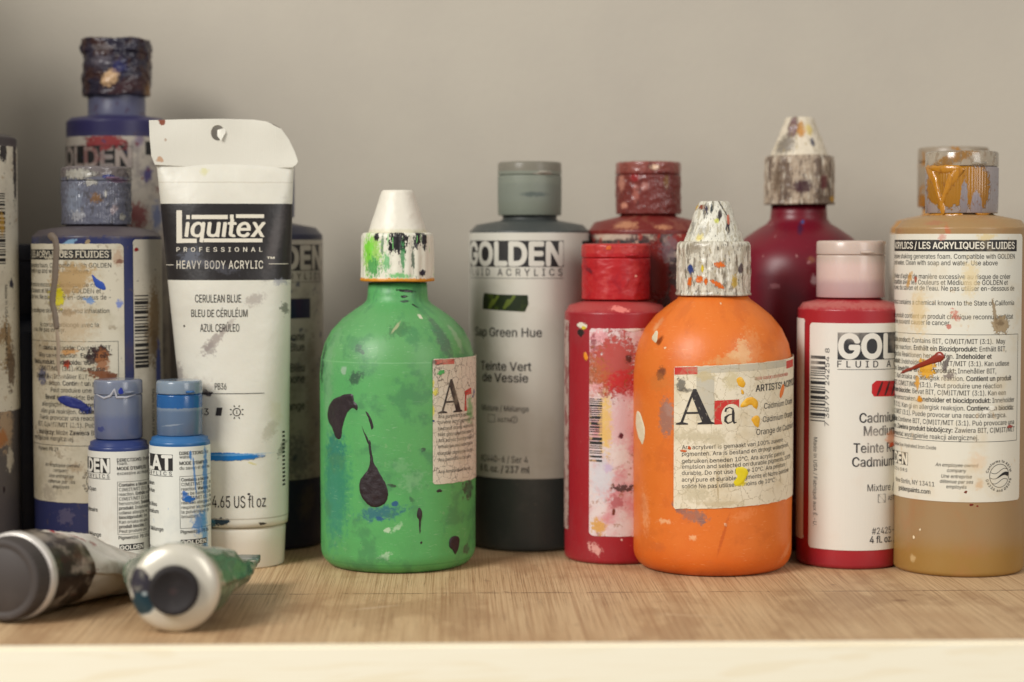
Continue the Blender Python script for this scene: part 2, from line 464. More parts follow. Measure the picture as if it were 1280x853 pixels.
# ------------------------------------------------------------------ a bottle standing on the shelf
class Bottle:
    def __init__(s, name, cx, half, base_y, label, cat='bottle', group=None):
        g = ground(cx, base_y); r = 25.0
        for _ in range(8):
            Y = g.y + r; D = sqrt(Y * Y + ((cx - CX) / FPX * Y) ** 2)
            r = half / FPX * Y * cos(TILT) * 0.999
        s.Y = Y; s.k = scale_at(Y); s.X = (cx - CX) * Y / FPX * 0.9995; s.R = r; s.cx = cx
        s.rz = -atan2(s.X, s.Y)
        s.root = empty(name, (s.X, s.Y, 0), s.rz)
        tag(s.root, label, cat, group)
        s.L = r + 0.22
        s.lay = []
    def mmx(s, d): return d / s.k
    def z(s, py): return zat(py, s.Y)
    def prof(s, lst): return [(h / s.k, s.z(y)) for h, y in lst]
    def pix(s, px, py, r=None):
        """a photo point -> (u, v) on the cylinder of radius R"""
        r = r or s.R; d = ray(px, py); ox, oy = -s.X, -s.Y
        a = d.x ** 2 + d.y ** 2; b = 2 * (ox * d.x + oy * d.y); c = ox * ox + oy * oy - r * r
        D = b * b - 4 * a * c
        k = (-b - sqrt(max(D, 0))) / (2 * a)
        p = EYE + d * k; x, y = p.x - s.X, p.y - s.Y
        x, y = x * cos(-s.rz) - y * sin(-s.rz), x * sin(-s.rz) + y * cos(-s.rz)
        return atan2(x, -y) * s.R, p.z
    def U(s, px): return s.pix(px, 450)[0]
    def deg(s, a): return radians(a) * s.R
    def surf(s, u, v, h):
        a = u / s.R; r = s.L + h
        return (r * sin(a), -r * cos(a), v)
    def splat(s, px, py, w, hh, color, rot=0, soft=0.15, alpha=1.0, rag=0.8, r=None):
        """w, hh: half sizes in photo pixels"""
        u, v = s.pix(px, py, r); c = max(0.35, cos(u / s.R))
        return ('splat', u, v, w / s.k / c * (s.R / (r or s.R)), hh / s.k, radians(rot), color, soft, alpha, rag)
    def label(s, u0, v0, u1, v1, mat, cr=1.6, slope=0.0, ragged=0.0, h=None, name='label', torn=0):
        """curved paper label with rounded corners and a real edge"""
        n = max(8, int((u1 - u0) / 1.2)); us = [u0 + (u1 - u0) * i / n for i in range(n + 1)]
        if cr > 0:
            ex = [u0 + cr * (1 - cos(t * pi / 16)) for t in range(1, 8)] + [u1 - cr * (1 - cos(t * pi / 16)) for t in range(1, 8)]
            us = sorted(set(us + ex + [u0 + cr, u1 - cr]))
        hh = s.L if h is None else h
        def inset(u):
            d = min(u - u0, u1 - u)
            return cr - sqrt(max(0, cr * cr - (cr - d) ** 2)) if d < cr else 0
        top, bot = [], []
        for u in us:
            w = slope * (u - u0); k = inset(u)
            jt = ragged * mnoise.noise(Vector((u * 0.5, 3.1 + torn, 0))); jb = ragged * mnoise.noise(Vector((u * 0.5, 9.7 + torn, 0)))
            top.append((u, v1 + w - k + jt)); bot.append((u, v0 + w + k + jb))
        P = lambda u, v, r: (r * sin(u / s.R), -r * cos(u / s.R), v)
        rows = [[P(u, v, s.R - 0.05) for u, v in bot], [P(u, v, hh) for u, v in bot], [P(u, v, hh) for u, v in top], [P(u, v, s.R - 0.05) for u, v in top]]
        uv = [bot, bot, top, top]
        me = grid_mesh(name, rows, uv)
        bm = bmesh.new(); bm.from_mesh(me); bmesh.ops.recalc_face_normals(bm, faces=bm.faces[:]); bm.to_mesh(me); bm.free()
        o = link(name, me, mat, s.root, smooth=False)
        return o
    def drip(s, pts, height, mat, name='paint_drip', r=None):
        """a raised run of dried paint; pts: (px, py, half width px)"""
        Q = []
        for i in range(len(pts) - 1):
            a, b = pts[i], pts[i + 1]
            for t in range(6): Q.append(tuple(a[k] + (b[k] - a[k]) * t / 6 for k in range(3)))
        Q.append(pts[-1])
        rr = (r or s.R) + 0.1; rows, uvs = [], []; n = 8
        P = [s.pix(q[0], q[1], rr) for q in Q]; NQ = len(Q)
        for i, q in enumerate(Q):
            a = Vector(P[max(0, i - 1)]); b = Vector(P[min(len(P) - 1, i + 1)]); d = (b - a).normalized(); nn = Vector((-d.y, d.x))
            w = q[2] / s.k * sqrt(max(0.02, min(1, (i + 0.1) / 3, (NQ - 1 - i + 0.1) / 3.0))) * (1 + 0.25 * mnoise.noise(Vector((i * 0.5, 0, P[0][0]))))
            row, ru = [], []
            for j in range(n + 1):
                t = -1 + 2 * j / n; e = Vector(P[i]) + nn * w * t
                hgt = height * sqrt(max(0, 1 - t * t)) * min(1, w / 1.2 + 0.3)
                ang = e.x / s.R; R2 = rr + hgt
                row.append((R2 * sin(ang), -R2 * cos(ang), e.y)); ru.append((e.x, e.y))
            rows.append(row); uvs.append(ru)
        me = grid_mesh(name, rows, uvs)
        bm = bmesh.new(); bm.from_mesh(me)
        bm.normal_update(); s0 = 0
        for f in bm.faces:
            c = f.calc_center_median(); s0 += f.normal.x * c.x + f.normal.y * c.y
        if s0 < 0: bmesh.ops.reverse_faces(bm, faces=bm.faces[:])
        bm.to_mesh(me); bm.free()
        return link(name, me, mat, s.root)

def dab(s, outline, mat, height=0.5, lift=0.02, name='paint_spot', step=0.55, r=None):
    """a raised spot of dried paint with the given outline (photo points), thick in the middle, thin at its rim"""
    P = [Vector(s.pix(x, y)) for x, y in outline]; n = len(P); Q = []
    for i in range(n):                       # Catmull-Rom through the points
        a, b, c, d = P[i - 1], P[i], P[(i + 1) % n], P[(i + 2) % n]
        for t in (0, .25, .5, .75):
            q = 0.5 * ((2 * b) + (c - a) * t + (2 * a - 5 * b + 4 * c - d) * t * t + (3 * b - a - 3 * c + d) * t ** 3)
            q = q + Vector((mnoise.noise(Vector((q.x * 0.8, q.y * 0.8, 1))), mnoise.noise(Vector((q.x * 0.8, q.y * 0.8, 7))))) * 0.22
            Q.append(q)
    m = len(Q); A = np.array([tuple(q) for q in Q]); B = np.roll(A, -1, 0)
    def dist(x, y):
        d = B - A; t = np.clip(((x - A[:, 0]) * d[:, 0] + (y - A[:, 1]) * d[:, 1]) / np.maximum(1e-9, (d ** 2).sum(1)), 0, 1)
        return float(np.sqrt((A[:, 0] + t * d[:, 0] - x) ** 2 + (A[:, 1] + t * d[:, 1] - y) ** 2).min())
    def inside(x, y):
        c = ((A[:, 1] > y) != (B[:, 1] > y)); 
        with np.errstate(all='ignore'): xs = A[:, 0] + (y - A[:, 1]) * (B[:, 0] - A[:, 0]) / (B[:, 1] - A[:, 1])
        return bool((c & (xs > x)).sum() % 2)
    V = list(Q); x0, y0 = A.min(0); x1, y1 = A.max(0); y = y0 + step / 2; row = 0
    st = max(step, sqrt((x1 - x0) * (y1 - y0) / 700))
    while y < y1:
        x = x0 + (st / 2 if row % 2 else 0)
        while x < x1:
            if inside(x, y) and dist(x, y) > 0.18: V.append(Vector((x, y)))
            x += st
        y += st; row += 1
    ov, oe, of, *_ = delaunay_2d_cdt(V, [(i, (i + 1) % m) for i in range(m)], [], 0, 1e-5)
    F = [tuple(f) for f in of if inside(sum(ov[i].x for i in f) / 3, sum(ov[i].y for i in f) / 3)]
    out = []
    for p in ov:
        d = dist(p.x, p.y); e = min(1, d / 0.7)
        h = lift + height * (sqrt(1 - (1 - e) ** 2) * (0.75 + 0.5 * mnoise.noise(Vector((p.x * 0.45, p.y * 0.45, 3)))))
        a = p.x / s.R; rr = (r or s.R) + h; out.append((rr * sin(a) * MM, -rr * cos(a) * MM, p.y * MM))
    me = bpy.data.meshes.new(name); me.from_pydata(out, [], F); l = me.uv_layers.new(name='UVMap')
    for q in me.polygons:
        for li in q.loop_indices: p = ov[me.loops[li].vertex_index]; l.data[li].uv = (p.x, p.y)
    return link(name, me, mat, s.root)

def zp(x0, y0, k, pts):                      # points read off an enlarged part of the photograph
    return [(x0 + a / k, y0 + b / k) for a, b in pts]

def golden(name, cx, half, base_y, ysh, ytop_body, cap, mats, label, group, ribs=72, neck_h=6, lidmat=None, capwob=0.0, lid_px=None, body_layers=None):
    """flip-cap bottle.  ysh: y of the body's sharp shoulder edge; ytop_body: y where the slope meets the neck;
    cap=(half px, y top, y bottom)"""
    s = Bottle(name, cx, half, base_y, label, 'bottle', group)
    R = s.R; zs, zt = s.z(ysh), s.z(ytop_body)
    ch, ct, cb = cap[0] / s.k, s.z(cap[1]), s.z(cap[2])
    s.capr, s.capz = ch, (cb, ct)
    bod = mats['body'](s) if callable(mats['body']) else mats['body']
    nr = ch * 0.86
    prof = [(R - 4, 0.6), (R - 3, 0.0)] + [(R - 2.2 + 2.2 * sin(t * pi / 10), 2.2 - 2.2 * cos(t * pi / 10)) for t in range(0, 6)]
    prof += [(R, 6), (R, 40), (R, zs - 1.2)] + [(R - 1.0 + 1.0 * cos(t * pi / 8), zs - 1.0 + 1.0 * sin(t * pi / 8)) for t in range(0, 4)]
    prof += [(R - 0.75, zs), (R * 0.8 + nr * 0.2, zs + (zt - zs) * 0.55), (nr * 1.06, zt), (nr, zt + 0.6), (nr, cb + 1.5), (nr * 0.98, cb + (ct - cb) * 0.55), (nr * 0.6, cb + (ct - cb) * 0.6), (0.01, cb + (ct - cb) * 0.6)]
    s.body = lathe('body', prof, R, bod, s.root, 96)
    cm = mats['cap'](s) if callable(mats['cap']) else mats['cap']
    lm = mats.get('lid', cm); lm = lm(s) if callable(lm) else lm
    H = ct - cb; zl = cb + H * 0.76
    cp = [(ch - 1.2, cb + 0.8), (ch - 1.0, cb), (ch - 0.2, cb), (ch, cb + 0.3), (ch, cb + H * 0.3), (ch, zl - 0.9), (ch - 0.1, zl - 0.5), (ch - 0.6, zl - 0.3), (ch - 0.6, zl)]
    c = lathe('cap', cp, R, cm, s.root, 288 if ribs else 96, ribs=(ribs, 0.22, cb + 0.31, zl - 0.6) if ribs else None, wob=capwob, capb=False, crust=mats.get('crust', 0))
    lp = [(ch - 0.7, zl - 0.2), (ch + 0.12, zl), (ch + 0.15, zl + 0.35), (ch + 0.05, ct - 0.9), (ch - 0.25, ct - 0.3), (ch - 0.9, ct), (ch - 4, ct + 0.05), (0.01, ct + 0.05)]
    lid = lathe('lid', lp, R, lm, c, 144, wob=capwob, seed=3, crust=mats.get('crust', 0))
    # the little thumb lip of the flip lid
    bm = bmesh.new(); a0 = radians(28)
    for i in range(7):
        a = -0.22 + 0.44 * i / 6 + a0; rr = ch + 0.1
        d = 1.1 * cos((i - 3) / 3 * pi / 2 * 0.9)
        for r2, z2 in ((rr - 0.3, zl + 0.4), (rr + d, zl + 0.5), (rr + d, zl + 1.3), (rr - 0.3, zl + 1.6)):
            bm.verts.new((r2 * sin(a) * MM, -r2 * cos(a) * MM, z2 * MM))
    bm.verts.ensure_lookup_table()
    for i in range(6):
        for k in range(3): bm.faces.new([bm.verts[i * 4 + k], bm.verts[i * 4 + 4 + k], bm.verts[i * 4 + 5 + k], bm.verts[i * 4 + 1 + k]])
    bmesh.ops.recalc_face_normals(bm, faces=bm.faces[:])
    me = bpy.data.meshes.new('thumb_lip'); bm.to_mesh(me); bm.free()
    l = me.uv_layers.new(name='UVMap')
    for p in me.polygons:
        for li in p.loop_indices: l.data[li].uv = (a0 * R, zl)
    link('thumb_lip', me, lm, c)
    return s

def squeeze(name, cx, half, base_y, prof, cap, cone, mats, label, group, neck=None):
    """round-shouldered artists' acrylic bottle with a ribbed screw cap and a cone tip"""
    s = Bottle(name, cx, half, base_y, label, 'bottle', group)
    R = s.R
    m = mats['body'](s) if callable(mats['body']) else mats['body']
    P = [(R - 12, 0.8), (R - 9, 0)] + [(R - 7 + 7 * sin(t * pi / 16) * 0.98, 8 - 8 * cos(t * pi / 16)) for t in range(1, 9)]
    P += [(R * 0.995, 20), (R, 40), (R, 60)] + s.prof(prof)
    lathe('body', P, R, m, s.root, 128)
    ch, ct, cb = cap[0] / s.k, s.z(cap[1]), s.z(cap[2])
    cm = mats['cap'](s) if callable(mats['cap']) else mats['cap']
    fp = [(ch - 1.5, cb + 1), (ch - 1.2, cb), (ch + 0.35, cb), (ch + 0.4, cb + 0.8), (ch, cb + 1.3), (ch - 0.05, cb + (ct - cb) * 0.5), (ch - 0.25, ct - 1.6), (ch - 0.6, ct - 0.5), (ch - 1.5, ct - 0.05), (ch - 2.6, ct)]
    c = lathe('cap', fp, R, cm, s.root, 240, ribs=(22, 0.34, cb + 1.2, ct - 1.4), wob=0.35, capb=False, crust=mats.get('crust', 0) * 0.7)
    nr, nt, nw = cone[0] / s.k, s.z(cone[1]), cone[2] / s.k
    km = mats.get('cone', cm); km = km(s) if callable(km) else km
    lathe('cone_tip', [(nw + 0.3, ct - 0.6), (nw + 0.3, ct + 0.5), (nw, ct + 1), (nr * 1.05, nt - 1.2), (nr, nt - 0.5), (nr - 0.6, nt), (0.01, nt + 0.1)], R, km, c, 128, crust=mats.get('crust', 0))
    return s

# ================================================================== SETTING
YAW = radians(1.7)
def slab(name, x0, x1, y0, y1, z0, z1, mat, bev=0.4, rot=True, parent=None):
    bm = bmesh.new(); bmesh.ops.create_cube(bm, size=1)
    for v in bm.verts:
        v.co = Vector(((x0 if v.co.x < 0 else x1), (y0 if v.co.y < 0 else y1), (z0 if v.co.z < 0 else z1))) * MM
    bmesh.ops.bevel(bm, geom=bm.edges[:], offset=bev * MM, segments=2, affect='EDGES')
    me = bpy.data.meshes.new(name); bm.to_mesh(me); bm.free()
    o = link(name, me, mat, parent, smooth=False)
    if rot: o.rotation_euler = (0, 0, YAW)
    return o

def wood_top():
    s = M('veneer', C(202, 169, 128), rough=0.55, coords='OBJ')
    n1 = s.noise(1.0, 3, 0.6, (1.9, 0.010, 1), 1)        # fine fibres running front to back
    n2 = s.noise(1.0, 2, 0.5, (0.05, 0.012, 1), 2)
    n3 = s.noise(1.0, 4, 0.7, (2.6, 0.022, 1), 3)
    n4 = s.noise(0.02, 3, 0.5, (1, 1, 1), 5)
    s.mix(s.mr(n2, 0.35, 0.7), C(210, 179, 138))
    s.mix(s.math('MULTIPLY', s.mr(n1, 0.42, 0.68), 0.65), C(150, 108, 72))
    s.mix(s.math('MULTIPLY', s.mr(n3, 0.56, 0.66), 0.65), C(96, 58, 36))
    s.mix(s.math('MULTIPLY', s.mr(n4, 0.52, 0.7), 0.35), C(170, 130, 92))
    # veneer joint: a hairline across the grain
    sx = s.n.new('ShaderNodeSeparateXYZ'); s.l.new(s.uv, sx.inputs[0])
    w = s.math('ADD', sx.outputs[1], s.math('MULTIPLY', s.noise(0.05, 3, 0.6, (1, 0.2, 1), 7), 3.0))
    f = s.math('MULTIPLY', s.mr(w, 796.0, 796.6), s.mr(w, 797.7, 797.0))
    s.mix(s.math('MULTIPLY', s.math('MULTIPLY', f, 0.95), s.mr(s.noise(0.12, 3, 0.7, (1, 0.2, 1), 27), 0.36, 0.52)), C(80, 50, 32))
    s.layer(('splat', 176, 774, 3.0, 2.2, 0, C(110, 75, 52), 0.5, 0.8, 0.5))
    s.layer(('splat', 186, 786, 2.0, 1.6, 0, C(110, 75, 52), 0.5, 0.5, 0.5))
    s.layer(('noise', C(214, 184, 148), 0.35, 0.64, 0.72, 0.3, (1, 0.3, 1), 9))
    s.layer(('spots', C(120, 84, 60), 0.06, 0.12, 0.12, 4)); s.layer(('noise', C(150, 112, 78), 0.03, 0.5, 0.62, 0.45, (1, 0.5, 1), 15)); s.layer(('splat', -30, 765, 9, 1.2, 0.5, C(226, 200, 170), 0.5, 0.4, 1.0)); s.layer(('splat', 90, 745, 14, 0.7, -0.3, C(226, 204, 170), 0.5, 0.4, 0.8))
    s.layer(('noise', C(120, 90, 66), 0.12, 0.62, 0.78, 0.4, (1, 0.6, 1), 11))
    s.l.new(s.col, s.b.inputs['Base Color'])
    bp = s.n.new('ShaderNodeBump'); bp.inputs['Distance'].default_value = 0.0001; bp.inputs['Strength'].default_value = 0.7
    s.l.new(n3, bp.inputs['Height']); s.l.new(bp.outputs[0], s.b.inputs['Normal'])
    return s.m
def pine():
    s = M('pale_pine', C(254, 244, 218), rough=0.6, coords='OBJ')
    n2 = s.noise(1.0, 2, 0.5, (0.011, 1, 0.10), 4, dist=2.0)
    s.mix(s.math('MULTIPLY', s.mr(n2, 0.5, 0.62), 0.4), C(244, 226, 188))
    n1 = s.noise(1.0, 3, 0.6, (0.03, 1, 2.2), 3)
    s.mix(s.math('MULTIPLY', s.mr(n1, 0.5, 0.75), 0.25), C(236, 210, 165))
    s.l.new(s.col, s.b.inputs['Base Color'])
    return s.m
def wall_paint():
    return shade('wall_paint', C(187, 179, 164), rough=0.75, coords='OBJ', bump=0.3, bumpscale=0.35,
                 layers=[('noise', C(178, 170, 157), 0.012, 0.35, 0.7, 0.5, (1, 1, 1), 1), ('noise', C(172, 163, 150), 0.3, 0.66, 0.74, 0.25, (1, 1, 1), 2)])

# front edge passes through photo points (0,808) and (1280,800)
ge = ground(640, 804)
FRONT = ge.y * cos(YAW)
BACK = 1004.0
mwall = wall_paint(); mtop = wood_top(); mpine = pine()
tag(slab('shelf_board', -420, 420, FRONT + 1.0, BACK, -17.5, 0, mtop, 0.2), 'brown veneered shelf board carrying all the paint bottles', kind='structure')
tag(slab('shelf_front_edge', -420, 420, FRONT - 5.0, FRONT + 0.8, -19, 0.1, mpine, 0.5), 'pale pine strip along the front of the shelf', kind='structure')
tag(slab('back_wall', -420, 420, BACK + 0.3, BACK + 14, -20, 520, mwall, 0.5), 'off-white painted wall behind the bottles', kind='structure')
tag(slab('side_wall', -318, -300, FRONT, BACK, 0.3, 345, mwall, 0.5), 'off-white side of the shelf bay', kind='structure')

# ================================================================== shared looks
WHITE = C(226, 219, 202); INK = C(38, 36, 36); CREAM = C(220, 209, 182)
def ink(name, layers, base=INK):
    return shade(name, base, rough=0.5, layers=layers)
plastic_dark = C(52, 50, 52)
GRP = 'paint bottles and tubes on the shelf'

def logo(P, s, px_r, py_top, py_bot, word='GOLDEN', px_l=None, capr=0.84, mi_b=0, mi_w=1, wmul=1.0, sub='FLUID ACRYLICS', sub_y=None, sub_h=8, subspace=0.55, line_y=None, left_u=None, subwidth=None):
    """the boxed brand word: white letters on a black bar; anchored on its right end (or left, px_l)"""
    k = s.k
    v1 = s.pix(s.cx, py_top)[1]; v0 = s.pix(s.cx, py_bot)[1]; hh = v1 - v0; cap = hh * capr
    w = cap * wmul * 5.15
    if px_l is None: u1 = s.U(px_r); u0 = u1 - w - hh * 0.14
    else: u0 = s.U(px_l); u1 = u0 + w + hh * 0.14
    P.rect(u0, v0, u1, v1, mi_b, 0.05)
    P.text(word, u0 + hh * 0.07, v0 + hh * (1 - capr) / 2, cap, mi_w, 'l', width=w, bold=0.048, h=0.12)
    if sub:
        vb = s.pix(s.cx, sub_y)[1]
        P.text(sub, u0, vb, sub_h / k, mi_b, 'l', width=(u1 - u0) * (subwidth or 0.985), bold=0.01, space=subspace)
        if line_y:
            vl = s.pix(s.cx, line_y)[1]; P.rect(u0, vl, u1, vl + 0.22, mi_b)
    return u0, u1

# ================================================================== BOTTLES
# --- ochre bottle at the right end, seen from its back label
def ochre_body(s):
    return shade('ochre_plastic', C(164, 131, 88), rough=0.34, sss=0.15, layers=[
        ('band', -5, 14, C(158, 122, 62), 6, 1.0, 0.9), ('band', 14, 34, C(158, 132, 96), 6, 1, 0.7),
        ('noise', C(170, 120, 80), 0.05, 0.5, 0.75, 0.5, (1, 1, 1), 4),
        s.splat(1142, 672, 1.5, 2, C(240, 225, 190)), s.splat(1150, 662, 1.2, 1.4, C(240, 225, 190)), s.splat(1141, 698, 3, 4, C(225, 200, 150), 20, 0.5, 0.5),
        s.splat(1214, 631, 2.5, 1.4, C(120, 40, 30)), s.splat(1222, 633, 1.5, 1.2, C(140, 50, 40)),
        s.splat(1185, 290, 3, 8, C(190, 100, 60), 20, 0.5, 0.7), s.splat(1165, 279, 12, 3, C(170, 110, 80), 0, 0.5, 0.6)])
OCH = [(1153, 350, 4, 8, C(205, 160, 70), 12), (1138, 352, 3, 9, C(210, 150, 60), 8), (1213, 345, 8, 12, C(225, 200, 140), 0)]
def ochre_cap(s):
    return shade('ochre_cap_plastic', C(184, 172, 168), rough=0.22, coat=0.6, trans=0.3, freq=0.5, layers=[
        s.splat(1180, 232, 30, 29, C(188, 128, 28), 0, 0.06, 1, 0.30, s.capr), s.splat(1204, 222, 16, 22, C(188, 128, 28), 0, 0.1, 1, 0.45, s.capr),
        s.splat(1222, 235, 17, 28, C(184, 124, 30), 0, 0.08, 1, 0.35, s.capr),
        s.splat(1221, 262, 7, 22, C(172, 160, 164), 5, 0.1, 1, 0.25, s.capr), s.splat(1205, 252, 4.5, 24, C(160, 150, 152), -3, 0.1, 1, 0.3, s.capr),
        s.splat(1164, 264, 7, 10, C(186, 172, 168), 0, 0.1, 1, 0.3, s.capr),
        ('noise', C(150, 92, 22), 0.35, 0.60, 0.66, 0.6, (1, 1, 1), 3)])
def ochre_lid(s):
    return shade('ochre_lid_plastic', C(215, 202, 180), coat=0.8, rough=0.16, trans=0.6, ior=1.3, layers=[
        s.splat(1188, 200, 30, 7, C(192, 132, 40), 12, 0.3, 0.9, 0.5, s.capr), ('noise', C(240, 232, 210), 0.6, 0.62, 0.66, 0.8, (1, 1, 1), 8),
        ('noise', C(175, 150, 120), 0.25, 0.5, 0.6, 0.6, (1, 1, 1), 2)])
o = golden('paint_bottle', 1201, 81, 723, 283.5, 269, (44.5, 190, 267), dict(body=ochre_body, cap=ochre_cap, lid=ochre_lid),
           'yellow ochre bottle showing its dense back label, rightmost of the front row', GRP, lid_px=1)
def ochre_label_layers(s):
    return [('noise', C(214, 196, 160), 0.06, 0.5, 0.72, 0.5, (1, 1, 1), 1),
            ('noise', C(205, 160, 90), 0.22, 0.66, 0.72, 0.35, (1, 0.5, 1), 6),
            s.splat(1213, 348, 9, 22, C(226, 206, 160), 0, 0.5, 0.8), s.splat(1137, 350, 2.2, 12, C(202, 152, 70), -22, 0.3, 0.8), s.splat(1145, 350, 1.6, 4, C(170, 70, 40), 10, 0.3, 0.9),
            s.splat(1148, 392, 9, 26, C(222, 196, 140), 0, 0.6, 0.7), s.splat(1194, 394, 4, 7, C(200, 100, 80), 30, 0.3, 0.7, 1.2), s.splat(1186, 408, 3, 3, C(190, 90, 70), 0, 0.3, 0.8),
            s.splat(1251, 406, 10, 11, C(168, 146, 112), 0, 0.12, 0.95, 0.6), s.splat(1243, 392, 2, 16, C(150, 128, 96), 10, 0.3, 0.9, 0.9), s.splat(1250, 404, 4, 4, C(120, 100, 72), 0, 0.4, 0.8),
            s.splat(1158, 461, 10, 11, C(226, 168, 40), 10, 0.15, 0.95, 0.9), s.splat(1147, 478, 3, 8, C(220, 160, 50), 0, 0.25, 0.9), s.splat(1150, 499, 3, 4, C(222, 150, 40), 0, 0.2),
            s.splat(1183, 454, 3, 9, C(105, 95, 92), -20, 0.25, 0.9), s.splat(1186, 470, 7, 3, C(110, 96, 92), 20, 0.3, 0.8, 1.1),
            s.splat(1240, 511, 5, 3, C(240, 236, 222), 0, 0.2), s.splat(1232, 515, 4, 3, C(240, 236, 222), 0, 0.2), s.splat(1262, 533, 3, 2, C(170, 80, 70), 0, 0.2),
            s.splat(1222, 578, 9, 10, C(226, 196, 160), 0, 0.6, 0.5), s.splat(1207, 615, 1.8, 1.8, C(120, 60, 40)), s.splat(1224, 606, 4, 6, C(214, 180, 140), 0, 0.5, 0.7),
            s.splat(1234, 296, 10, 4, C(220, 190, 110), 0, 0.4, 0.6), s.splat(1178, 297, 4, 4, C(200, 110, 90), 0, 0.4, 0.6)]
lay = ochre_label_layers(o)
lab = o.label(o.deg(-108), o.pix(o.cx, 628)[1], o.U(1275.5), o.pix(o.cx, 292.5)[1], shade('ochre_label_paper', C(224, 220, 204), rough=0.42, layers=lay), cr=1.8)
P = Print(); k = o.k; Uo = o.U; Vo = lambda y: o.pix(o.cx, y)[1]
P.rect(o.deg(-104), Vo(314.5), Uo(1268.5), Vo(300), 0, 0.04)
P.text('GOLDEN FLUID ACRYLICS / LES ACRYLIQUES FLUIDES', Uo(1265.5), Vo(311.3), 8.2 / k, 1, 'r', bold=0.03, sx=0.86, h=0.1)
for y, r, t in [(323.7, 1266, 'DIRECTIONS: Excessive shaking generates foam. Compatible with GOLDEN'), (331.8, 1245, 'Acrylics and water. Clean with soap and water. Use above'),
                (349, 1261, 'Il est recommandé d’éviter d’agiter de manière excessive au risque de créer'), (356.4, 1258, 'de la mousse. Compatible avec les Couleurs et Médiums de GOLDEN et'),
                (363.7, 1266, 'à l’eau. Nettoyer avec du savon et de l’eau. Ne pas utiliser en-dessous de'), (382, 1266, 'WARNING: This product contains a chemical known to the State of California'),
                (399.2, 1265, 'AVERT.: Ce produit contient un produit chimique reconnu par l’état'), (407, 1188, 'de Californie pouvant causer le cancer.'),
                (430, 1255.7, '*Contains biocide product:* Contains BIT, C(M)IT/MIT (3:1).  May'), (439.5, 1257, 'cause an allergic reaction. *Enthält ein Biozidprodukt:* Enthält BIT,'),
                (448.7, 1239, 'C(M)IT/MIT. Kann allergische Reaktionen hervorrufen. *Indeholder et*'), (457.8, 1260.7, '*biocidprodukt:* Indeholder BIT, C(M)IT/MIT (3:1). Kan udløse'),
                (467, 1245, 'allergisk reaktion. *Innehåller en biocidprodukt:* Innehåller BIT,'), (476.4, 1263.5, 'C(M)IT/MIT. Kan orsaka en allergisk reaktion. *Contient un produit*'),
                (485.6, 1252, '*biocide:* Contient BIT, C(M)IT/MIT (3:1). Peut produire une réaction'), (494.4, 1257, 'allergique. *Bevat een biocide:* Bevat BIT, C(M)IT/MIT (3:1). Kan een'),
                (503.8, 1267.7, 'allergische reactie veroorzaken. *Inneholder et biocidprodukt:* Inneholder'), (513.3, 1266.7, 'BIT (3:1). Kan gi en allergisk reaksjon. *Contiene un biocida:*'),
                (522.4, 1258, 'Contiene BIT, C(M)IT/MIT (3:1). Puede provocar una reacción alérgica.'), (531.9, 1267.7, '*Contiene biocida:* Contiene BIT, C(M)IT/MIT (3:1). Può provocare una'),
                (541, 1268.5, 'reazione. *Zawiera produkt biobójczy:* Zawiera BIT, C(M)IT/MIT'), (550.2, 1224, 'może wywołać wystąpienie reakcji alergicznej.')]:
    P.text(t, Uo(r), Vo(y), 5.9 / k, 0, 'r', sx=0.84)
P.text('Pigment(s): Yellow Iron Hydrated Iron Oxide', Uo(1171.7), Vo(563.5), 4.4 / k, 0, 'r', sx=0.84)
for y in (419, 552.8): P.rect(o.deg(-104), Vo(y), Uo(1271.5), Vo(y) + 0.2, 0)
P.rect(Uo(1271.5) - 0.2, Vo(552.8), Uo(1271.5), Vo(419), 0)
logo(P, o, 1136.7, 570.5, 586.7, sub='ARTIST COLORS', sub_y=595, sub_h=4, subspace=0.4)
P.text('New Berlin, NY 13411', Uo(1170), Vo(609.8), 5.6 / k, 0, 'r', sx=0.86)
P.text('goldenpaints.com', Uo(1165), Vo(619.6), 5.6 / k, 0, 'r', sx=0.86, bold=BOLD)
for y, t in zip((584, 590.6, 598, 604.6, 611), ('An employee owned', 'company', 'Une entreprise', 'détenue par ses', 'employés')):
    P.text(t, Uo(1197), Vo(y), 4.3 / k, 0, 'c', sx=0.9, shear=0.2)
def astm(P, u, v, r1, r2, cap):
    P.line([(u + r1 * cos(t * pi / 20), v + r1 * sin(t * pi / 20)) for t in range(40)], 0.22, 0, closed=True)
    P.arc_text('Conforms to ASTM', u, v, r2, cap, 0, pi / 2)
    P.arc_text('D4236 and D5098', u, v, r2, cap, 0, -pi / 2, inward=True)
    for q, w in ((2.0, 0.2), (-0.2, 1.2), (-2.3, 0.2)):
        pts = []; ws = []
        for t in range(13):
            x = -1 + t / 6; lim = sqrt(max(0, r1 * r1 - q * q)) * 0.95
            pts.append((u + x * lim, v + q + r1 * 0.22 * sin(x * 2.6))); ws.append(w * (0.15 + max(0, x + 0.4)) if w > 1 else w)
        P.line(pts, ws, 0)
astm(P, Uo(1251), Vo(595.5), 4.9, 5.7, 5.6 / k)
P.build('lettering', o.surf, [ink('ochre_ink', lay), shade('ochre_reversed', C(232, 226, 208), rough=0.5, layers=lay)], lab)
red_drip = shade('dried_red_paint', C(140, 42, 20), rough=0.3, coat=0.4)
o.drip([(1126, 467, 1.6), (1134, 463, 2.2), (1140, 461, 2.0), (1150, 457, 3.0), (1165, 451, 4.2), (1175, 446, 6.5), (1181, 446, 4.0)], 0.9, red_drip)
gold_gloss = shade('wet_ochre_paint', C(184, 124, 26), rough=0.16, coat=0.8, bump=0.5, bumpscale=0.35, layers=[('noise', C(150, 96, 26), 0.25, 0.5, 0.7, 0.7, (1, 0.5, 1), 2)])
